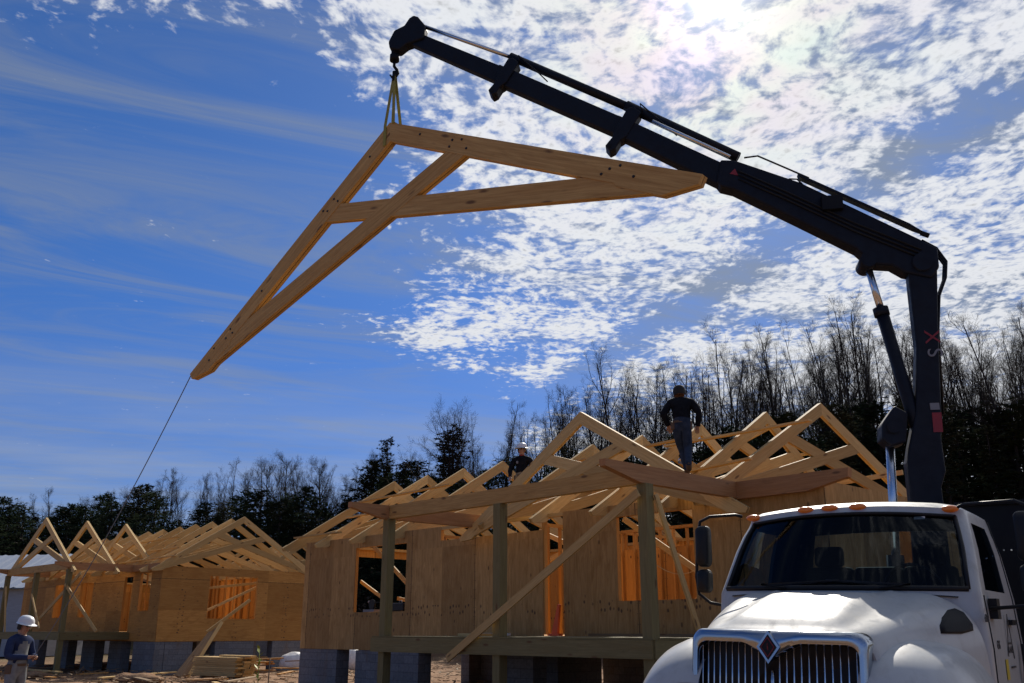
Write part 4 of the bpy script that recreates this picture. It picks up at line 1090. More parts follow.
# mirrors: tube loop on each door, tall mirror over a round-cornered spot mirror
for sg, ax, oy in ((-1, -.34, 1.20), (1, -.20, 1.36)):
    lp = [(-.46, .845*sg, 2.50), (-.44, .90*sg, 2.515), (ax-.02, (oy-.10)*sg, 2.50), (ax, (oy-.02)*sg, 2.46), (ax, oy*sg, 2.36), (ax, (oy+.03)*sg, 2.0), (ax, (oy+.01)*sg, 1.86), (ax-.02, (oy-.08)*sg, 1.79), (-.36, 1.0*sg, 1.77)]
    mr_ = part('mirror', T)
    MB().tube(lp, .013, 8).build('mirror_frame', black, mr_)
    def head(x, y, z0, z1, w, nm):
        o = rr_outline(w/2, z0, z1, w*.36, 5); b = MB()
        f_ = lambda a, z, d: (x+d, y+a, z)
        rows = [[f_(a*s2, (z0+z1)/2+(z-(z0+z1)/2)*s2, d) for a, z in o] for s2, d in ((.9,-.02),(1,.0),(1,.05),(.92,.085),(.6,.10),(.02,.105))]
        b.grid(rows, close=True); b.build(nm, black, mr_, merge=.0001)
        b = MB(); b.face([f_(a*.9, (z0+z1)/2+(z-(z0+z1)/2)*.9, -.02) for a, z in o]); b.build('mirror_glass', mirrorm, mr_)
    head(ax, (oy-.06)*sg, 2.08, 2.42, .11, 'mirror_housing'); head(ax, (oy-.06)*sg, 1.87, 2.06, .11, 'mirror_housing')
MB().box((-.52, .985, 1.70), (-.40, 1.04, 1.84)).build('mirror_bracket', black, T)
# flat bed and black tool cabinet behind the cab
MB().box((-6.4,-1.2,1.02),(-3.3,1.2,1.12)).build('flatbed', steelblack, T)
cbn = MB().box((-2.32, .55, 1.0), (-3.25, 1.75, 2.72)) if False else MB().box((-3.25, .55, 1.0), (-2.25, 1.75, 2.70))
cb = bevel(cbn.build('tool_cabinet', steelblack, T), .012)
MB().box((-3.28, .50, 2.702), (-2.20, 1.80, 2.735)).build('cabinet_lid', steelblack, T)
for k in range(11): MB().tube([(-2.247, .80+.06*k, 2.30), (-2.238, .80+.06*k, 2.30)], .008, 6).build('rivet', steel, T)
lettering('COPY', .045, greyp, T, (-2.245, 1.22, 2.20), (math.radians(90), 0, math.radians(90)))
# ------------------------------------------------------------------ knuckle boom crane (x along the boom plane, z up)
CO = V((3.927, 9.338, 0)); HX = V((-.987, .1606, 0))
K = thing('crane', 'black knuckle boom crane reaching up over the building site', 'crane', CO, (0, 0, math.atan2(HX.y, HX.x)))
fk = lambda a, t, b: (a, t, b)
def slab(name, poly, w, m=cranem, parent=None, yc=0, bv=.02):
    b = MB(); b.prism(poly, yc-w/2, yc+w/2, f=fk); o = b.build(name, m, parent or K, merge=.0001)
    if bv: bevel(o, bv, 2, 30)
    return o
slab('column', [(-.59,5.40),(-.60,5.30),(-.52,4.6),(-.42,3.55),(-.40,3.45),(-.40,3.1),(-.34,2.95),(-.33,2.2),(-.36,1.0),(.06,1.0),(-.03,2.6),(-.04,3.20),(-.08,3.36),(-.19,3.72),(-.28,4.4),(-.30,5.30)], .16)
bs = slab('boom_base', [(-.62,5.48),(-.44,5.60),(.72,6.36),(1.40,6.69),(1.56,6.71),(1.62,6.45),(1.58,6.38),(1.44,6.33),(.79,5.91),(.20,5.52),(.10,5.40),(.02,5.33),(-.14,5.31),(-.26,5.22),(-.52,5.14),(-.61,5.26)], .21)
MB().tube([(.10,-.15,5.38),(.10,.15,5.38)], .085, 18).build('pivot_pin', cranem, bs)
MB().tube([(-.44,-.14,5.32),(-.44,.14,5.32)], .10, 18).build('pivot_pin', cranem, bs)
d_ = V((3.77-.0, 0, 2.29)).normalized()
slab('boom_extension', [(1.40,6.60),(2.70,7.42),(2.78,7.19),(1.52,6.36)], .15)
slab('boom_extension', [(2.55,7.33),(4.13,8.27),(4.19,8.03),(2.66,7.12)], .12, bv=.012)
slab('boom_extension', [(4.0,8.19),(5.15,8.84),(5.36,8.94),(5.42,8.77),(5.30,8.71),(4.10,7.99)], .095, bv=.012)
# extension cylinders on top
MB().tube([(1.35,0,6.77),(2.60,0,7.57)], .062, 12).build('extension_cylinder', cranem, K)
MB().tube([(2.5,0,7.50),(4.0,0,8.40)], .052, 12).build('extension_cylinder', cranem, K)
MB().tube([(3.95,0,8.37),(5.18,0,9.00)], .026, 10).build('extension_rod', steel, K)
MB().tube([(2.3,.09,7.28),(1.45,.09,6.74)], .022, 8).build('extension_rod', steel, K)
slab('boom_head', [(5.24,9.10),(5.18,9.07),(5.08,8.93),(5.10,8.74),(5.32,8.68),(5.42,8.60),(5.54,8.64),(5.56,8.74),(5.49,8.90),(5.36,8.96),(5.30,9.06)], .16, bv=.02)
for (cx, cz, s_) in ((4.05, 8.13, .86), (2.62, 7.28, .98)):
    # clamp brackets with a drilled lug hanging below
    up = V((-d_.z, d_.x)); al = V((d_.x, d_.z))
    c0_ = V((cx, cz))
    def P_(a, b): q = c0_+al*a*s_+up*b*s_; return (q.x, q.y)
    o = slab('boom_clamp', [P_(-.10,.22), P_(.02,.25), P_(.08,.20), P_(.07,-.14), P_(.05,-.22), P_(.07,-.36), P_(-.02,-.40), P_(-.06,-.34), P_(-.06,-.22), P_(-.10,-.14)], .18, bv=.012)
    q = P_(.015,-.34); MB().tube([(q[0],-.098,q[1]),(q[0],.098,q[1])], .022, 10).build('lug_hole', steelblack, o)
    h_ = [P_(-.1,.24), P_(-.02,.33), P_(-.45,.20), P_(-.62,.14)]
    MB().tube([(a,.06,b) for a, b in h_], .008, 6).build('hose', black, K)
# hose tray on top of the base and hoses
slab('hose_tray', [(-.40,5.70),(.72,6.40),(.74,6.45),(-.36,5.76),(-.48,5.66)], .10, yc=.10, bv=.006)
MB().tube([(-.47,.10,5.66),(-.55,.10,5.62)], .028, 8).build('hose_coupling', steelblack, K)
for k in range(3):
    y = -.11+.05*k
    MB().tube([(-.50,y,5.62),(-.64,y,5.52),(-.72,y,5.36),(-.69,y,5.18),(-.60,y,4.98),(-.54,y,4.6),(-.47,y,3.7)], .014, 8).build('hose', black, K)
MB().tube([(1.3,.12,6.70),(1.15,.12,6.71),(.9,.12,6.56),(.62,.12,6.39)], .010, 6).build('hose', black, K)
MB().tube([(.62,-.05,6.34),(.72,-.05,6.47),(.80,-.05,6.48),(.86,-.05,6.46)], .009, 6).build('hose', black, K)
# outer boom cylinder: barrel and bright rod
cy = MB(); cy.tube([(-.25,.0,3.30),(-.17,0,3.75),(.005,0,4.84)], .066, 16); cyl = cy.build('cylinder', cranem, K)
MB().tube([(.0,0,4.78),(.012,0,4.87)], .08, 16).build('cylinder_gland', cranem, cyl)
MB().tube([(.0,0,4.82),(.09,0,5.37)], .038, 14).build('cylinder_rod', steel, cyl)
# first boom cylinder in front of the column
MB().tube([(.075,.0,3.50),(.16,0,2.2)], .044, 14).build('cylinder_rod', steel, K)
MB().tube([(.16,0,2.3),(.20,0,1.3)], .085, 14).build('cylinder', cranem, K)
slab('cylinder_lug', [(.16,3.60),(.02,3.78),(-.10,3.70),(-.05,3.40),(.10,3.36),(.18,3.44)], .26)
MB().tube([(.06,-.17,3.55),(.06,.17,3.55)], .06, 14).build('pivot_pin', cranem, K)
slab('slew_base', [(-.55,.95),(.45,.95),(.40,1.35),(.2,1.6),(-.42,1.6),(-.5,1.35)], .7)
for sg in (1, -1): MB().box((-.45, sg*.35-.0 if sg > 0 else -1.15, 1.0), (.25, 1.15 if sg > 0 else -.35, 1.22)).build('stabiliser_beam', steelblack, K)
for k in range(3):
    MB().tube([(-.45,.115,5.36+.05*k),(.2,.12,5.72+.05*k),(.9,.12,6.16+.05*k),(1.38,.115,6.45+.05*k)], .009, 6).build('hose', black, K)
for a_, b_ in ((-.3,5.42),(.0,5.55),(.35,5.78),(.7,6.02),(1.05,6.25),(1.35,6.43)):
    MB().tube([(a_,.103,b_+.12),(a_,.117,b_+.12)], .018, 8).build('bolt', steelblack, K)
MB().box((.30,.105,5.98),(.52,.17,6.14)).build('valve_block', steelblack, K)
# markings on the side facing the camera (t > 0 side)
def mark(poly, m, nm, t=.083, col_=None):
    b = MB(); b.prism(poly, t, t+.004, f=fk); return b.build(nm, m, K)
def stroke(pts, w, m, nm, t=.083):
    b = MB()
    for p, q in zip(pts, pts[1:]): b.beam((p[0], t, p[1]), (q[0], t, q[1]), w, .004, (0,1,0))
    return b.build(nm, m, K)
for ch_, zz, m_ in (('X', 4.50, redp), ('S', 4.33, greyp)):
    lettering(ch_, .21, m_, K, (-.44+.04*(zz-4.4), .084, zz), (math.radians(90), math.radians(90), math.radians(180)), 'logo_letter')
mark([(-.40,3.66),(-.31,3.66),(-.31,3.53),(-.40,3.53)] if False else [(-.42,3.80),(-.33,3.80),(-.33,3.73),(-.42,3.73)], greyp, 'warning_label')
mark([(-.43,3.70),(-.34,3.70),(-.33,3.50),(-.42,3.50)], redp, 'red_label')
mark([(1.38,6.49),(1.47,6.52),(1.41,6.58)], redp, 'warning_triangle', .107)
# swivel hook
hk = MB(); hk.tube([(5.49,0,8.70),(5.49,0,8.58)], .045, 12); hk.tube([(5.49,0,8.58),(5.49,0,8.50)], .062, 12)
hk.tube([(5.49,0,8.50),(5.49,0,8.42),(5.45,0,8.36),(5.44,0,8.31),(5.47,0,8.26),(5.51,0,8.26),(5.54,0,8.30)], [.02,.02,.022,.022,.02,.016,.010], 8)
hk.build('hook', steelblack, K)
# yellow sling round the truss apex
hp_ = CO+HX*5.48+V((0,0,8.30)); ap = A
sl_ = MB()
wx = Matrix.Rotation(-.671, 3, 'Z')@V((1,0,0)); wy = Matrix.Rotation(-.671, 3, 'Z')@V((0,1,0))
def strap(pts, w=.05, th=.007):
    for p, q in zip(pts, pts[1:]): sl_.beam(p, q, w, th, tuple(wy))
for sx, lowz in ((-.07, -.27), (.075, .0)):
    zt = -abs(sx)*TH/TW; top_ = ap+wx*sx+V((0,0,zt+.01))
    for sy in (-.062, .062): strap([hp_+wy*sy*.15, top_+wy*sy]+([top_+wy*sy+V((0,0,lowz))] if lowz else []), .045)
    if lowz: sl_.beam(top_+wy*-.065+V((0,0,lowz)), top_+wy*.065+V((0,0,lowz)), .045, .007, (0,0,1))
    else: sl_.beam(top_+wy*-.065, top_+wy*.065, .045, .007, (0,0,1))
sl_.build('lifting_sling', slingm)
tag(C.objects['lifting_sling'], 'yellow webbing sling looped under the apex of the hanging truss', 'sling')
MB().tube([hp_+V((0,0,.04)), hp_+V((0,0,-.10))], .03, 8).build('sling_ring', steelblack, C.objects['lifting_sling'])
# ------------------------------------------------------------------ camera ray helper used only to decide where along the skyline each tree grows
PIT = math.atan(288.5/930)
def skyline(px, py, D):
    a = (px-512)/930; b = (341.5-py)/930; c, s_ = math.cos(PIT), math.sin(PIT)
    r = V((a, c-b*s_, s_+b*c)); r *= D/r.y
    return V((r.x, D, r.z+1.6))
# ------------------------------------------------------------------ bare trees
def rot_about(d, ang, az):
    a = d.orthogonal().normalized(); b = d.cross(a)
    return (d*math.cos(ang)+(a*math.cos(az)+b*math.sin(az))*math.sin(ang)).normalized()
def bare_tree(seed, H=20.0, spread=.5, stems=1, fork=.45, dens=1.0, r0=.17):
    R = random.Random(seed); tk = MB(); cr = MB()
    def limb(p, d, L, r, lvl, mb):
        n = 6 if lvl == 0 else (4 if lvl < 3 else 2)
        pts = [p]; rs = [r]; q = p.copy(); dd = d.copy(); dirs = [dd.copy()]
        for i in range(n):
            wob = .07 if lvl == 0 else .20
            dd = (dd+V((R.uniform(-wob, wob), R.uniform(-wob, wob), R.uniform(-wob*.2, wob)+(.10 if lvl in (1, 2) else .02)))).normalized()
            q = q+dd*(L/n); pts.append(q.copy()); rs.append(max(.004, r*(1-(i+1)/n*(.80 if lvl == 0 else .85)))); dirs.append(dd.copy())
        mb.tube(pts, rs, (7, 5, 4, 3, 3)[lvl], cap=False)
        if lvl >= 4: return
        cnt = (int((14+R.randrange(5))*dens), int((7+R.randrange(3))*dens), int((5+R.randrange(3))*dens), 3)[lvl]
        for k in range(cnt):
            t0 = (fork if lvl == 0 else .18)
            t = t0+(1-t0)*((k+R.random())/cnt)
            i = min(n-1, int(t*n)); fr = t*n-i
            pp = pts[i].lerp(pts[i+1], fr); rr = rs[i]+(rs[i+1]-rs[i])*fr
            ang = math.radians(R.uniform(24, 52) if lvl == 0 else R.uniform(22, 55))*(.75+spread*.5)
            nd = rot_about(dirs[i], ang, R.uniform(0, 6.283))
            if lvl == 0: Lc = L*spread*R.uniform(.42, .95)*(1.12-.80*(t-t0)/(1-t0))
            else: Lc = L*R.uniform(.30, .55)*(1.1-.5*t)
            Lc = max(Lc, .35)
            limb(pp, nd, Lc, min(rr*.7, .006+Lc*.0125), lvl+1, cr)
    for s_ in range(stems):
        base = V((R.uniform(-.3, .3)*(stems > 1), R.uniform(-.3, .3)*(stems > 1), -.6)); lean = V((R.uniform(-.05, .05)+(s_-(stems-1)/2)*.13, R.uniform(-.08, .08), 1)).normalized()
        limb(base, lean, H*(1 if s_ == 0 else R.uniform(.82, .97))+.6, r0*(1 if stems == 1 else .8), 0, tk)
    return tk, cr
def conifer(seed, H=14.0, W=3.0, base=.12, m=needle, open_=.0):
    R = random.Random(seed); tk = MB(); cr = MB()
    tk.tube([(0, 0, -.5), (.05, 0, H*.5), (0, .05, H*.98)], [.16, .10, .02], 7, cap=False)
    nb = int(H*10)
    for k in range(nb):
        t = base+(1-base)*(k/nb)**.95
        if R.random() < open_: continue
        z = H*t; az = R.uniform(0, 6.283); env = (1-t)**.75*(.55+.45*math.sin(t*9+seed)) if open_ else (1-t)**.7
        L = W*env*R.uniform(.6, 1.1)+.25
        d = V((math.cos(az), math.sin(az), R.uniform(-.12, .35))).normalized()
        e = V((0, 0, z))+d*L
        tk.tube([(0, 0, z), tuple(V((0, 0, z))+d*L*.5+V((0,0,.03*L))), tuple(e)], [.025+.01*L, .02, .006], 3, cap=False)
        for c in range(int(4+L*6)):
            f_ = R.uniform(.22, 1.05); cpt = V((0, 0, z))+d*L*f_+V((R.gauss(0, .13+.06*L), R.gauss(0, .13+.06*L), R.gauss(.02, .10)))
            for q in range(8):
                dd = (d*.6+V((R.gauss(0, .8), R.gauss(0, .8), R.gauss(.15, .6)))).normalized(); ll = R.uniform(.12, .28); w_ = dd.orthogonal().normalized()*R.uniform(.022, .05)
                cr.face([cpt-w_, cpt+w_, cpt+dd*ll])
    return tk, cr
PROTO = {}
def protos(kind):
    if kind in PROTO: return PROTO[kind]
    sp = {'tall': [lambda s: bare_tree(s, 20, .30, 1, .45, 1.0, .17), lambda s: bare_tree(s, 20, .38, 1, .38, .9, .18), lambda s: bare_tree(s, 20, .24, 2, .5, .8, .15), lambda s: bare_tree(s, 20, .44, 1, .35, .85, .19), lambda s: bare_tree(s, 20, .30, 1, .55, .8, .16)], 'multi': [lambda s: bare_tree(s, 20, .36, 3, .38, .85, .16)]*2, 'broad': [lambda s: bare_tree(s, 16, .62, 1, .20, 1.35, .24)]*2,
          'thin': [lambda s: bare_tree(s, 18, .20, 1, .50, .7, .12)]*3, 'fir': [lambda s: conifer(s, 13, 2.9)]*3, 'pine': [lambda s: conifer(s, 15, 3.4, .34, needle2, .25)]*2}[kind]
    out = []
    for i, f_ in enumerate(sp):
        tk, cr = f_(100+i*7+len(kind)*31)
        con = kind in ('fir', 'pine')
        a = tk.build('trunk', bark); b = cr.build('crown', (needle if kind == 'fir' else needle2) if con else twigm)
        H = sorted(v_[2] for v_ in (cr.v+tk.v))[-12]
        out.append((a.data, b.data, H)); bpy.data.objects.remove(a); bpy.data.objects.remove(b)
    PROTO[kind] = out; return out
NAMES = {'tall': 'bare_tree', 'multi': 'bare_tree', 'broad': 'bare_tree', 'thin': 'bare_tree', 'fir': 'conifer_tree', 'pine': 'pine_tree'}
TR = random.Random(11)
def plant(kind, px, top, D, label, group, cat=None, k=None, wide=1.0):
    p = skyline(px, top+4, D); z = ter(p.x, p.y)-.1; h = p.z-z
    ps = protos(kind); a, b, H = ps[TR.randrange(len(ps)) if k is None else k]
    o = thing(NAMES[kind], label, cat or 'tree', (p.x, p.y, z), (0, 0, TR.uniform(0, 6.28)), group)
    s_ = h/H; o.scale = (s_*wide, s_*wide, s_)
    for nm, me in (('trunk', a), ('crown', b)):
        c = bpy.data.objects.new(nm, me); C.objects.link(c); c.parent = o
    return o
TOPS = [(-80,500),(0,492),(64,490),(112,486),(150,478),(185,474),(232,462),(258,459),(309,457),(344,464),(387,450),(430,452),(462,400),(505,392),(530,395),(560,372),(590,362),(620,345),(650,350),(690,345),(725,322),(770,330),(800,318),(840,300),(870,288),(900,300),(930,310),(960,300),(990,305),(1020,285),(1100,280)]
def top(px): return interp(TOPS, px)
def dist(px): return interp([(-80,98),(300,92),(400,84),(520,74),(700,66),(900,60),(1100,58)], px)
# specimens one can point to
plant('broad', 462, 386, 72, 'broad bare tree standing at the left end of the tall bare trees', None, k=0)
plant('pine', 388, 434, 80, 'tall dark pine rising above the treeline left of the broad bare tree', None, k=0, wide=1.15)
plant('multi', 725, 318, 64, 'tall many-stemmed bare tree on the skyline right of the walking worker', None, k=0)
plant('tall', 620, 343, 68, 'tall bare tree on the skyline above the porch roof truss peak', None, k=1)
plant('tall', 1012, 284, 50, 'big bare tree at the right edge of the photo', None, k=2, wide=1.2)
G1 = 'bare trees on the rise behind the houses'; L1 = 'slim leafless tree among the tall bare trees on the rise'
for i, px in enumerate([500,508,536,552,566,583,598,611,636,650,664,682,694,708,741,757,770,782,795,806,818,829,841,853,862,873,884,899,912,948,957,968,981,993,1003,1030,1045,1062]):
    j = TR.uniform(-5, 5); kind = TR.choice(['tall','tall','thin','thin','multi'])
    plant(kind, px+j, top(px)+TR.uniform(-4, 34), dist(px)+TR.uniform(-7, 9), L1, G1)
for i in range(105):   # more ranks behind, shorter on the skyline
    px = 436+i*6.1+TR.uniform(-4, 4)
    plant(TR.choice(['thin','tall','thin','multi']), px, top(px)+TR.uniform(4, 62), dist(px)+TR.uniform(8, 28), L1, G1)
G2 = 'bare trees behind the farther house'; L2 = 'fine-twigged bare tree poking above the dark conifers behind the farther house'
for i in range(62):
    px = -30+i*7.6+TR.uniform(-4, 4)
    plant(TR.choice(['tall','thin','broad','multi']), px, top(px)+TR.uniform(-12, 8)+(4 if px < 150 else 0), dist(px)+TR.uniform(4, 18), L2, G2)
G3 = 'dark conifers along the foot of the wood'; L3 = 'dark green conifer in the row along the foot of the wood'
for i in range(58):
    px = -40+i*8.6+TR.uniform(-4, 4)
    plant(TR.choice(['fir','fir','pine']), px, top(px)+TR.uniform(-2, 28)+(26 if 165 < px < 360 else 0), dist(px)-TR.uniform(2, 12), L3, G3, wide=1.75)
for px, y in ((406,458),(372,462)): plant('pine', px, y, 82, L3, G3, wide=1.1)
G4 = 'evergreens low on the wooded slope'; L4 = 'low dark evergreen under the bare trees on the wooded slope'
for i in range(50):
    px = 455+i*12.3+TR.uniform(-6, 6)
    y = interp([(450,468),(560,448),(650,440),(750,420),(860,400),(940,395),(1100,385)], px)
    plant(TR.choice(['fir','pine','fir']), px, y+TR.uniform(-8, 34), dist(px)-TR.uniform(0, 14), L4, G4, wide=1.8)
# ------------------------------------------------------------------ undergrowth: brush and saplings on the slope, one mass
def brush():
    R = random.Random(5); b = MB()
    for i in range(2600):
        px = R.uniform(-120, 1150); D = dist(px)+R.uniform(-18, 40)
        p = skyline(px, 600, D); z = ter(p.x, p.y)
        if z < .25 and D < 70 and px > 400: continue
        h = R.uniform(1.2, 5.0)
        for k in range(3):
            d = V((R.gauss(0, .2), R.gauss(0, .2), 1)).normalized(); e = V((p.x, p.y, z))+d*h
            w = d.orthogonal().normalized()*R.uniform(.012, .03)
            b.face([V((p.x, p.y, z-.1))-w, V((p.x, p.y, z-.1))+w, e])
        for k in range(26):
            c = V((p.x+R.gauss(0, .9), p.y+R.gauss(0, .9), z+abs(R.gauss(h*.4, h*.3)))); d = V((R.gauss(0,1), R.gauss(0,1), R.gauss(0,1))).normalized(); w = d.orthogonal().normalized()*R.uniform(.04, .13)
            b.face([c-w, c+w, c+d*R.uniform(.15, .55)])
    o = b.build('undergrowth', brushm); tag(o, 'dense dark brush and saplings filling the foot of the wood', 'undergrowth', kind='stuff')
brush()
# ------------------------------------------------------------------ the low building at the left
def shed():
    c = skyline(-22, 600, 62); S_ = thing('shed', 'low grey building with a pale ribbed metal roof at the left edge', 'building', (c.x, c.y, 0), (0, 0, math.radians(-12)))
    MB().box((-7, 0, 0), (4.2, 9, 4.3)).build('wall', sidingm, S_)
    b = MB(); x0, x1 = -7.4, 4.6
    for (ya, za, yb, zb) in ((-.5, 4.15, 4.5, 6.6), (9.5, 4.15, 4.5, 6.6)):
        n = 56
        rows = [[], []]
        for i in range(n+1):
            x = x0+(x1-x0)*i/n; dz = .05 if i % 4 == 0 else 0
            rows[0].append((x, ya, za+dz)); rows[1].append((x, yb, zb+dz))
        b.grid(rows, smooth=False)
        b.face([(x0, ya, za-.06), (x1, ya, za-.06), (x1, yb, zb-.06), (x0, yb, zb-.06)])
    b.build('roof', roofm, S_)
    for x in (4.2,): 
        b = MB(); b.face([(x, 0, 4.3), (x, 9, 4.3), (x, 4.5, 6.5)]); b.face([(x-.1, 0, 4.3), (x-.1, 4.5, 6.5), (x-.1, 9, 4.3)]); b.build('gable', sidingm, S_)
    f_ = MB().box((-2.2, -.05, 1.2), (-1.2, -.01, 2.4)).build('window', dark, S_); MB().box((-2.1, -.06, 1.3), (-1.3, -.052, 2.3)).build('pane', glass, f_)
    MB().box((1.0, -.05, 0), (2.0, -.01, 2.1)).build('door', whitep, S_)
shed()
# ------------------------------------------------------------------ things on the ground
def gpt(px, py, z=.03):
    p = skyline(px, py, 10); d = p-V((0, 0, 1.6)); d *= (z-1.6)/d.z; return V((d.x, d.y, z))
def boardthing(name, label, cat, p, q, w, h, m, group=None, up=(0,0,1)):
    p = V(p); q = V(q); o = MB().beam(p, q, w, h, up).build(name, m); return tag(o, label, cat, group)
# lumber stack in front of the farther house
sc0 = gpt(222, 678); sd_ = V((.80, -.6, 0)).normalized(); sn_ = V((.6, .80, 0))
R4 = random.Random(3)
for sl_i in range(2):
    q = sc0+sd_*(-.8+1.5*sl_i); 
    tag(MB().beam(q-sn_*.3+V((0,0,.03)), q+sn_*.4+V((0,0,.03)), .09, .09).build('timber_bearer', oldwood), 'short timber bearer under the lumber stack, %s one' % ('left', 'right')[sl_i], 'timber')
n_ = 0
for row in range(11):
    for c_i in range(3):
        if row == 10 and c_i != 1: continue
        off = R4.uniform(-.10, .12); ctr = sc0+sn_*(-.2+.27*c_i)+V((0, 0, .10+row*.062))
        a_ = ctr+sd_*(-1.25+off); b_ = ctr+sd_*(1.15+off)
        if row == 10: a_ += sd_*1.0; b_ += sd_*.3
        boardthing('stacked_board', 'short pine board in the neat lumber stack before the farther house' if row < 10 else 'topmost pine board lying across the lumber stack before the farther house', 'board', a_, b_, .25, .055, pine, 'boards in the lumber stack' if row < 10 else None)
# scrap boards heaped right of it
hc = gpt(262, 674)
for i in range(16):
    a = R4.uniform(-.6, .6); ctr = hc+V((R4.uniform(-.9, 1.1), R4.uniform(-.7, .9), .06+.035*i)); L = R4.uniform(.5, 1.5); d = V((math.cos(a), math.sin(a), R4.uniform(-.06, .1)))
    boardthing('scrap_board', 'broken offcut in the untidy heap right of the lumber stack', 'board', ctr-d*L/2, ctr+d*L/2, R4.uniform(.09, .2), .04, R4.choice([pine2, oldwood, pine2]), 'offcuts heaped by the lumber stack')
# boards leaning from the ground up against the farther house
tp = skyline(214, 626, 31.5)
for i, (px0, py0, px1, py1, lab) in enumerate(((177,677,214,630,'long grey board leaning up beside the lumber stack, leftmost of three'), (183,676,216,628,'weathered board leaning beside the lumber stack, middle of three'), (188,677,222,622,'pale board leaning beside the lumber stack, rightmost and longest of three'))):
    a_ = gpt(px0, py0, .02); b_ = skyline(px1, py1, a_.y+1.6)
    boardthing('leaning_board', lab, 'board', a_, b_, .24 if i < 2 else .12, .04, oldwood if i < 2 else pine, up=(.5, -.8, .4))
dd1 = skyline(207, 632, 36.2); dd2 = skyline(250, 600, 37.2)
boardthing('prop_board', 'pale board propped up across the window of the farther house', 'board', dd1, dd2, .09, .10, pine)
# white wrapped bundle
def lump(name, label, cat, c, r, sc_, m, seed, group=None, n=18, amp=.25, f=2.0):
    b = MB(); b.ball((0, 0, 0), r, n, n-4, sc_)
    vs = []
    for v_ in b.v:
        p = V(v_); k = 1+amp*noise.noise(p*f/r*.5+V((seed, 0, 0)))+amp*.5*noise.noise(p*f*2.4/r*.5+V((0, seed, 0)))
        p *= k; p.z = max(p.z, -r*sc_[2]*.55); vs.append(tuple(p))
    b.v = vs; o = b.build(name, m, loc=tuple(c)); return tag(o, label, cat, group)
c_ = gpt(292, 670); lump('wrapped_bundle', 'bundle under crumpled white plastic beside the nearer house corner', 'bundle', c_+V((0,.3,.30)), .55, (1.1,.8,.75), wrapm, 4)
c_ = gpt(344, 676); lump('wrapped_bundle', 'pale wrapped bundle seen through the gap under the nearer house', 'bundle', V((c_.x*1.15, c_.y*1.15, .35)), .6, (1.2,.8,1.0), wrapm, 9)
for i, (px, py, r, lab) in enumerate(((30,676,.22,'small dirt clod near the standing worker'), (136,680,.30,'low mound of dirt right of the standing worker'), (330,681,.2,'rough clod of earth before the nearer house corner'))):
    lump('earth_mound', lab, 'mound', gpt(px, py, .0), r*2.0, (1.6, 1.0, .35), groundm, i+20, amp=.5)
for i, (p, q, lab) in enumerate((((100,678),(175,672),'long pale plank lying on the dirt before the farther house'), ((120,674),(150,681),'short plank lying at an angle behind the earth mound'), ((10,668),(60,672),'plank lying on the dirt behind the standing worker'), ((225,682),(255,677),'flat offcut lying in front of the lumber stack'))):
    a_ = gpt(*p, .09); b_ = gpt(*q, .10); boardthing('loose_plank', lab, 'board', a_, b_, .19, .045, oldwood if i % 2 else pine)
for i in range(30):
    px = TR.uniform(-10, 300); D = TR.uniform(20, 36); p = skyline(px, 600, D); a = TR.uniform(-1.2, 1.2); L = TR.uniform(.4, 1.7); d = V((math.cos(a), math.sin(a), 0)); c = V((p.x, p.y, .09))
    boardthing('scrap_board', 'scrap board lying by itself on the dirt before the houses', 'board', c-d*L/2, c+d*L/2+V((0,0,TR.uniform(0,.08))), TR.uniform(.08, .2), .04, TR.choice([pine, oldwood, pine2]), 'scrap boards scattered on the dirt')
# chips and litter on the dirt
def litter():
    R = random.Random(8); b = MB()
    for i in range(2600):
        px = R.uniform(-20, 680); D = R.uniform(17, 46); p = skyline(px, 600, D); z = .02
        d = V((R.gauss(0,1), R.gauss(0,1), R.gauss(0,.15))).normalized(); w = d.cross(V((0,0,1))).normalized()*R.uniform(.01, .05); L = R.uniform(.05, .35); c = V((p.x, p.y, z+R.uniform(0, .08)))
        if c.z < .03: c.z = .04
        b.box((0,0,0),(0,0,0)) if False else b.beam(c-d*L/2, c+d*L/2, w.length*2, .018)
    o = b.build('wood_litter', oldwood); tag(o, 'chips and splinters of wood strewn over the dirt', 'litter', kind='stuff')
litter()
# yellow-green seedling in front of the stack
sp = gpt(257, 683); sp = V((sp.x*.72, sp.y*.72, .0))
sg_ = thing('sapling', 'yellow-green leafy sapling standing in front of the lumber stack', 'sapling', sp)
MB().tube([(0,0,0),(.02,0,.5),(.0,0,1.22)], [.012,.009,.005], 6).build('stem', greenleaf, sg_)
R5 = random.Random(2)
for k in range(16):
    z = .15+k*.068; a = k*2.4; d = V((math.cos(a), math.sin(a), .9)).normalized(); L = .13+.05*R5.random(); w = d.cross(V((0,0,1))).normalized()*.035; p = V((0,0,z))
    b = MB(); b.face([p, p+d*L*.5+w, p+d*L, p+d*L*.5-w]); b.build('leaf', greenleaf, sg_)
# stake with tape beside it
b = MB().tube([sp+V((.22,.1,0)), sp+V((.23,.1,1.0))], .014, 6).build('survey_stake', oldwood); tag(b, 'thin dark stake standing just right of the sapling', 'stake')
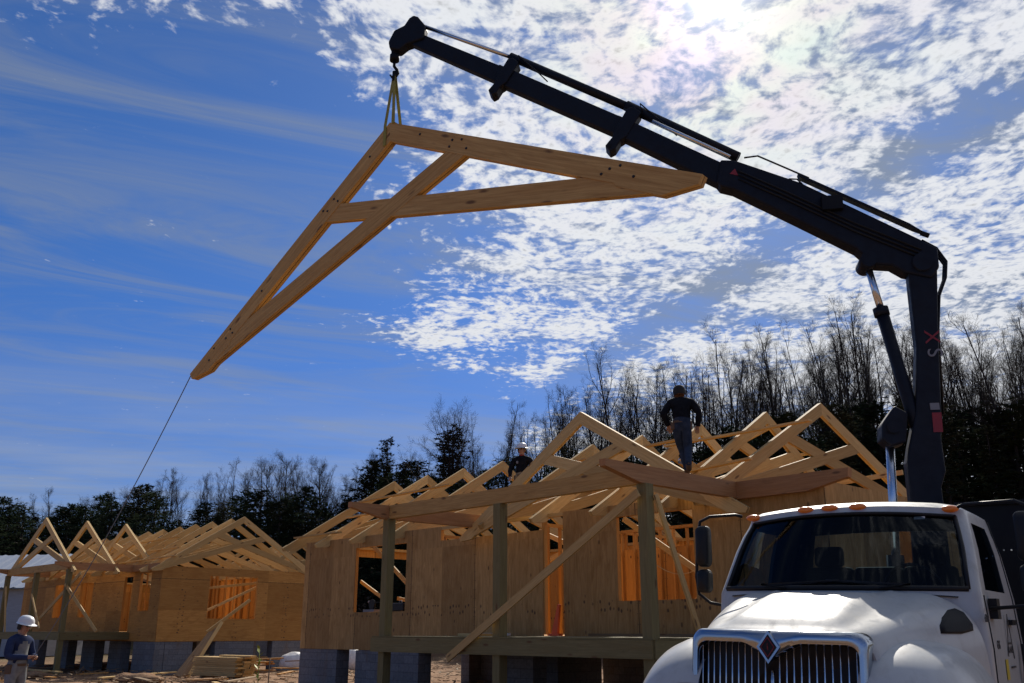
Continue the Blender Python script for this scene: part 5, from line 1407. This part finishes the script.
# tools and things on the deck and window sill
H2 = Matrix.Translation(O2)@Matrix.Rotation(-.8187, 4, 'Z')
def on2(x, y, z): return H2@V((x, y, z))
b = thing('safety_flag', 'orange plastic wedge leaning in the doorway of the nearer house', 'wedge', on2(-4.62, -.08, FL), (0, 0, -.8187))
m_ = MB(); m_.prism([(-.13,0),(.05,0),(.12,.62),(.075,.64)], -.03, .03, f=fk); m_.build('blade', orangep, b)
m_ = MB(); m_.box((-.18,-.06,0),(.12,.06,.05)); m_.build('foot', orangep, b)
t_ = thing('chop_saw', 'grey and black power saw sitting on the window sill behind the porch post', 'power saw', on2(-12.0, .12, 2.06), (0, 0, -.8187))
MB().box((0,-.02,0),(.5,.22,.06)).build('base', greyp, t_); MB().tube([(.35,.0,.19),(.35,.05,.19)], .13, 16).build('blade_guard', black, t_); MB().tube([(.3,.1,.2),(.05,.12,.26)], .035, 8).build('handle', greyp, t_)
t_ = thing('tool_case', 'black tool case on the window sill right of the porch post', 'tool case', on2(-10.6, .06, 2.06), (0, 0, -.8187))
bevel(MB().box((0,-.05,0),(.5,.15,.20)).build('case', black, t_, merge=.0001), .02); MB().tube([(.18,.05,.20),(.2,.05,.25),(.3,.05,.25),(.32,.05,.20)], .012, 6).build('handle', greyp, t_)
for i, (x, y, L, a, mm, lab) in enumerate(((-5.6,-1.9,.5,.2,pine,'short pale offcut on the porch deck left of the doorway'), (-5.3,-1.6,.3,.9,pine2,'small block on the porch deck left of the doorway'), (-3.2,-.6,1.4,.05,oldwood,'long flat board lying on the porch deck beneath the big panel'), (-1.7,-.5,.9,.1,oldwood,'flat board lying on the porch deck near the corner post'), (-6.6,-.4,.8,.1,whitep,'pale strip lying on the porch deck behind the left post'))):
    d = V((math.cos(a), math.sin(a), 0)); o = MB().beam(H2@V((x, y, FL+.03)), H2@(V((x, y, FL+.03))+d*L), .1, .05).build('offcut', mm); tag(o, lab, 'offcut')
ng = thing('nail_gun', 'nail gun hanging on the rafter beside the walking worker', 'nail gun', on2(-.95, -.42, 4.72), (0, .5, -.8187+.3))
MB().tube([(0,0,.0),(0,0,.16)], .045, 10).build('motor_housing', black, ng); MB().tube([(0,0,.03),(.14,0,.0)], .025, 8).build('handle', black, ng); MB().beam((.0,0,-.10),(.17,0,-.06),.03,.045).build('magazine', greyp, ng); MB().tube([(0,0,0),(0,0,-.10)], .018, 8).build('nose', steel, ng)
# looped wire in the window opening
wp = [on2(-2.2+.09*i, -.2+.05*i, 3.05-.55*math.sin(min(1, i/14)*math.pi*.85)+.015*i) for i in range(16)]
tag(MB().tube(wp, .007, 5).build('wire', pine, None), 'thin pale wire hanging in a loop across the right window opening', 'wire')
